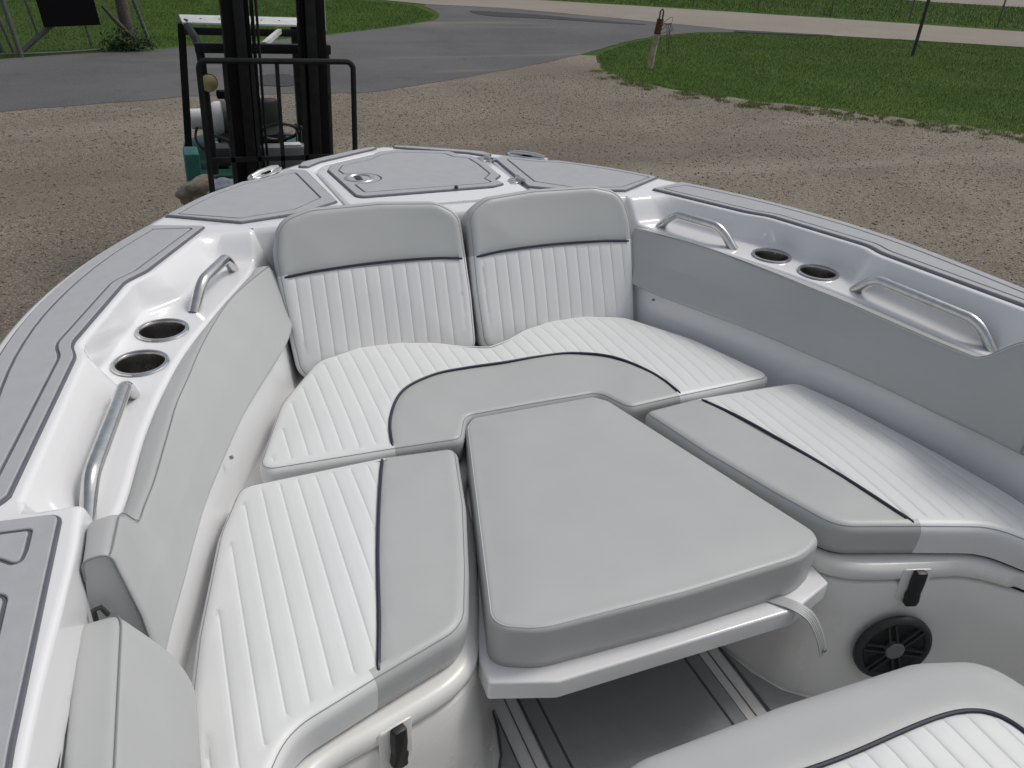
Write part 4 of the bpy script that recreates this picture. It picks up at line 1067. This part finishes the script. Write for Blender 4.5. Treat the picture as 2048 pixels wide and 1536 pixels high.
# ------------------------------------------------------------------ posts and fences
def post(name, label, cat, a, b, r, m, n=10, group=None):
    mb = MB(); mb.tube([a, b], r, n); o = mb.build(name, m, None); return tag(o, label, cat, group)
pp_ = post('sign_pole', 'tall thin green steel pole standing in the right hand lawn', 'pole', (18.0, 17.7, 0), (18.16, 17.72, 3.6), .045, 'greenpole')
wp = thing('leaning_post', (9.5, 16.9, 0), 'leaning weathered wooden post with rusty wire at the lawn corner', 'post')
d0 = Vector((9.5, 16.9, -.05)); d1 = Vector((9.68, 16.97, .98))
m = MB(); m.tube([d0, d0.lerp(d1, .4), d0.lerp(d1, .7), d1], [.075, .07, .065, .06], 10); m.build('post', 'oldpost', wp)
m = MB(); m.tube([d0.lerp(d1, .72), d0.lerp(d1, 1.02)], .075, 9); m.build('rusted_sleeve', 'rust', wp)
m = MB(); m.tube([d1 + Vector((-.03, 0, -.1)), d1 + Vector((-.02, 0, .18)), d1 + Vector((.03, 0, .22)), d1 + Vector((.06, 0, .17)), d1 + Vector((.05, 0, -.1))], .018, 7); m.build('bracket', 'greenpole', wp)
for k in range(5):
    r_ = random.Random(k); c = d1 + Vector((.10, 0, -.1)); m = MB()
    m.tube(spline([(c.x - .12, c.y, c.z - .2 * r_.random()), (c.x + r_.uniform(0, .2), c.y - .05, c.z + r_.uniform(-.1, .25)), (c.x + r_.uniform(.1, .35), c.y, c.z + r_.uniform(-.4, .1)), (c.x + r_.uniform(.1, .45), c.y + .05, c.z - r_.uniform(.2, .7))], 6), .005, 4); m.build('wire', 'rust', wp)
post('marker_post', 'slim pale marker post at the driveway edge behind the forklift mast', 'post', (3.5, 23.2, 0), (3.52, 23.2, 1.6), .055, 'oldpost')
for i, (x, y, h) in enumerate(((27.1, 22.9, 1.5), (24.8, 24.7, 1.5), (22.6, 26.3, 1.5), (20.7, 28.1, 1.5), (18.6, 29.3, 1.5))):
    nm = ['first', 'second', 'third', 'fourth', 'fifth'][i]
    post('fence_post', f'{nm} thin metal post from the right in the verge across the road', 'post', (x, y, 0), (x + .02, y, h), .03, 'galv', 8, 'metal posts across the road')
# chain link fence and gate, upper left
fe = thing('chain_link_fence', (-2.2, 20.4, 0), 'chain link fence with gate pipes and dark signs at upper left', 'fence')
def fpipe(a, b, r, m='galv', nm='pipe', par=fe): mb = MB(); mb.tube([a, b], r, 10); return mb.build(nm, m, par)
fpipe((-3.12, 19.75, 0), (-3.30, 19.75, 1.9), .045, nm='gate_post'); fpipe((-3.28, 20.1, 0.02), (-3.62, 20.1, 1.9), .03, nm='gate_post')
fpipe((-3.55, 20.45, 0), (-3.85, 20.45, 1.9), .07, 'greenpole', nm='gate_post')
fpipe((-.70, 20.7, 0), (-1.12, 20.7, 1.9), .04, nm='leaning_pipe')
fpipe((-3.08, 19.85, .12), (-1.70, 20.35, 1.15), .05, nm='brace'); fpipe((-2.78, 20.0, .4), (-2.98, 20.0, 1.9), .022, nm='upright'); fpipe((-1.86, 20.3, .1), (-2.02, 20.3, 1.9), .022, nm='upright')
m = MB(); m.tube(spline([(-4.3, 19.75, .05), (-3.1, 19.75, .07), (-2.2, 20.1, .05), (-1.3, 20.5, .06)], 6), .018, 6); m.build('bottom_wire', 'galv', fe)
m = MB(); m.box((0, 0, 0), (1.06, .02, 1.2), 0, math.radians(18)); m.v = [(a - 2.16 + c * -.08, b + 20.02, c + 1.14) for a, b, c in m.v]; m.build('sign_panel', 'blacksheet', fe, False)
m = MB(); m.box((0, 0, 0), (.5, .02, .7), 0, math.radians(10)); m.v = [(a - 3.45, b + 20.0, c + 1.62) for a, b, c in m.v]; m.build('sign_panel', 'graysheet', fe, False)
m = MB()
def wirepanel(a, b, h, sp=.075):
    a = Vector(a); b = Vector(b); L = (b - a).length; d = (b - a) / L; k = -h
    while k < L:
        for sgn in (1, -1):
            s0, s1 = k, k + h; z0, z1 = 0., h
            if s0 < 0: z0 = -s0; s0 = 0
            if s1 > L: z1 = h - (s1 - L); s1 = L
            if s1 - s0 > .03:
                p, q = a + d * s0, a + d * s1
                za, zb_ = (z0, z1) if sgn > 0 else (h - z0, h - z1)
                m.tube([(p.x, p.y, .08 + za), (q.x, q.y, .08 + zb_)], .0022, 3, cap=False)
        k += sp
wirepanel((-5.2, 19.7, 0), (-3.15, 19.76, 0), 1.6); wirepanel((-3.1, 19.78, 0), (-1.3, 20.45, 0), 1.6); wirepanel((-1.15, 20.5, 0), (-.75, 20.7, 0), 1.6)
tag(m.build('wire_mesh', 'galv', fe, False), kind='stuff')
wpz = thing('wooden_pole', (-1.22, 20.55, 0), 'thick old wooden pole overgrown at its foot beside the fence', 'pole')
m = MB(); m.tube([(-1.10, 20.55, 0), (-1.15, 20.55, 1.0), (-1.19, 20.55, 2.4)], [.13, .12, .11], 12); m.build('pole', 'wood', wpz)
m = MB(); m.tube([(-1.12, 20.45, .35), (-1.32, 20.4, .6), (-1.52, 20.4, .88)], [.05, .045, .03], 8); m.build('stub_branch', 'wood', wpz)
n = 900; c = np.array([-1.15, 20.4]) + rng.normal(0, 1, (n, 2)) * np.array([.22, .12]); zz = np.abs(rng.normal(0, .16, n))
a = rng.normal(0, 1, (n, 3)); b_ = rng.normal(0, 1, (n, 3)); a /= np.linalg.norm(a, axis=1)[:, None]; b_ /= np.linalg.norm(b_, axis=1)[:, None]
ctr = np.column_stack([c, zz + .03]); V6 = np.stack([ctr - a * .035, ctr + b_ * .03, ctr + a * .035, ctr - b_ * .03], 1).reshape(-1, 3)
vo = big_mesh('vine', V6, np.arange(n * 4).reshape(-1, 4), 'leaf'); vo.parent = wpz; vo.matrix_parent_inverse = Matrix.Translation(-BASE[wpz.name]); vo['kind'] = 'stuff'
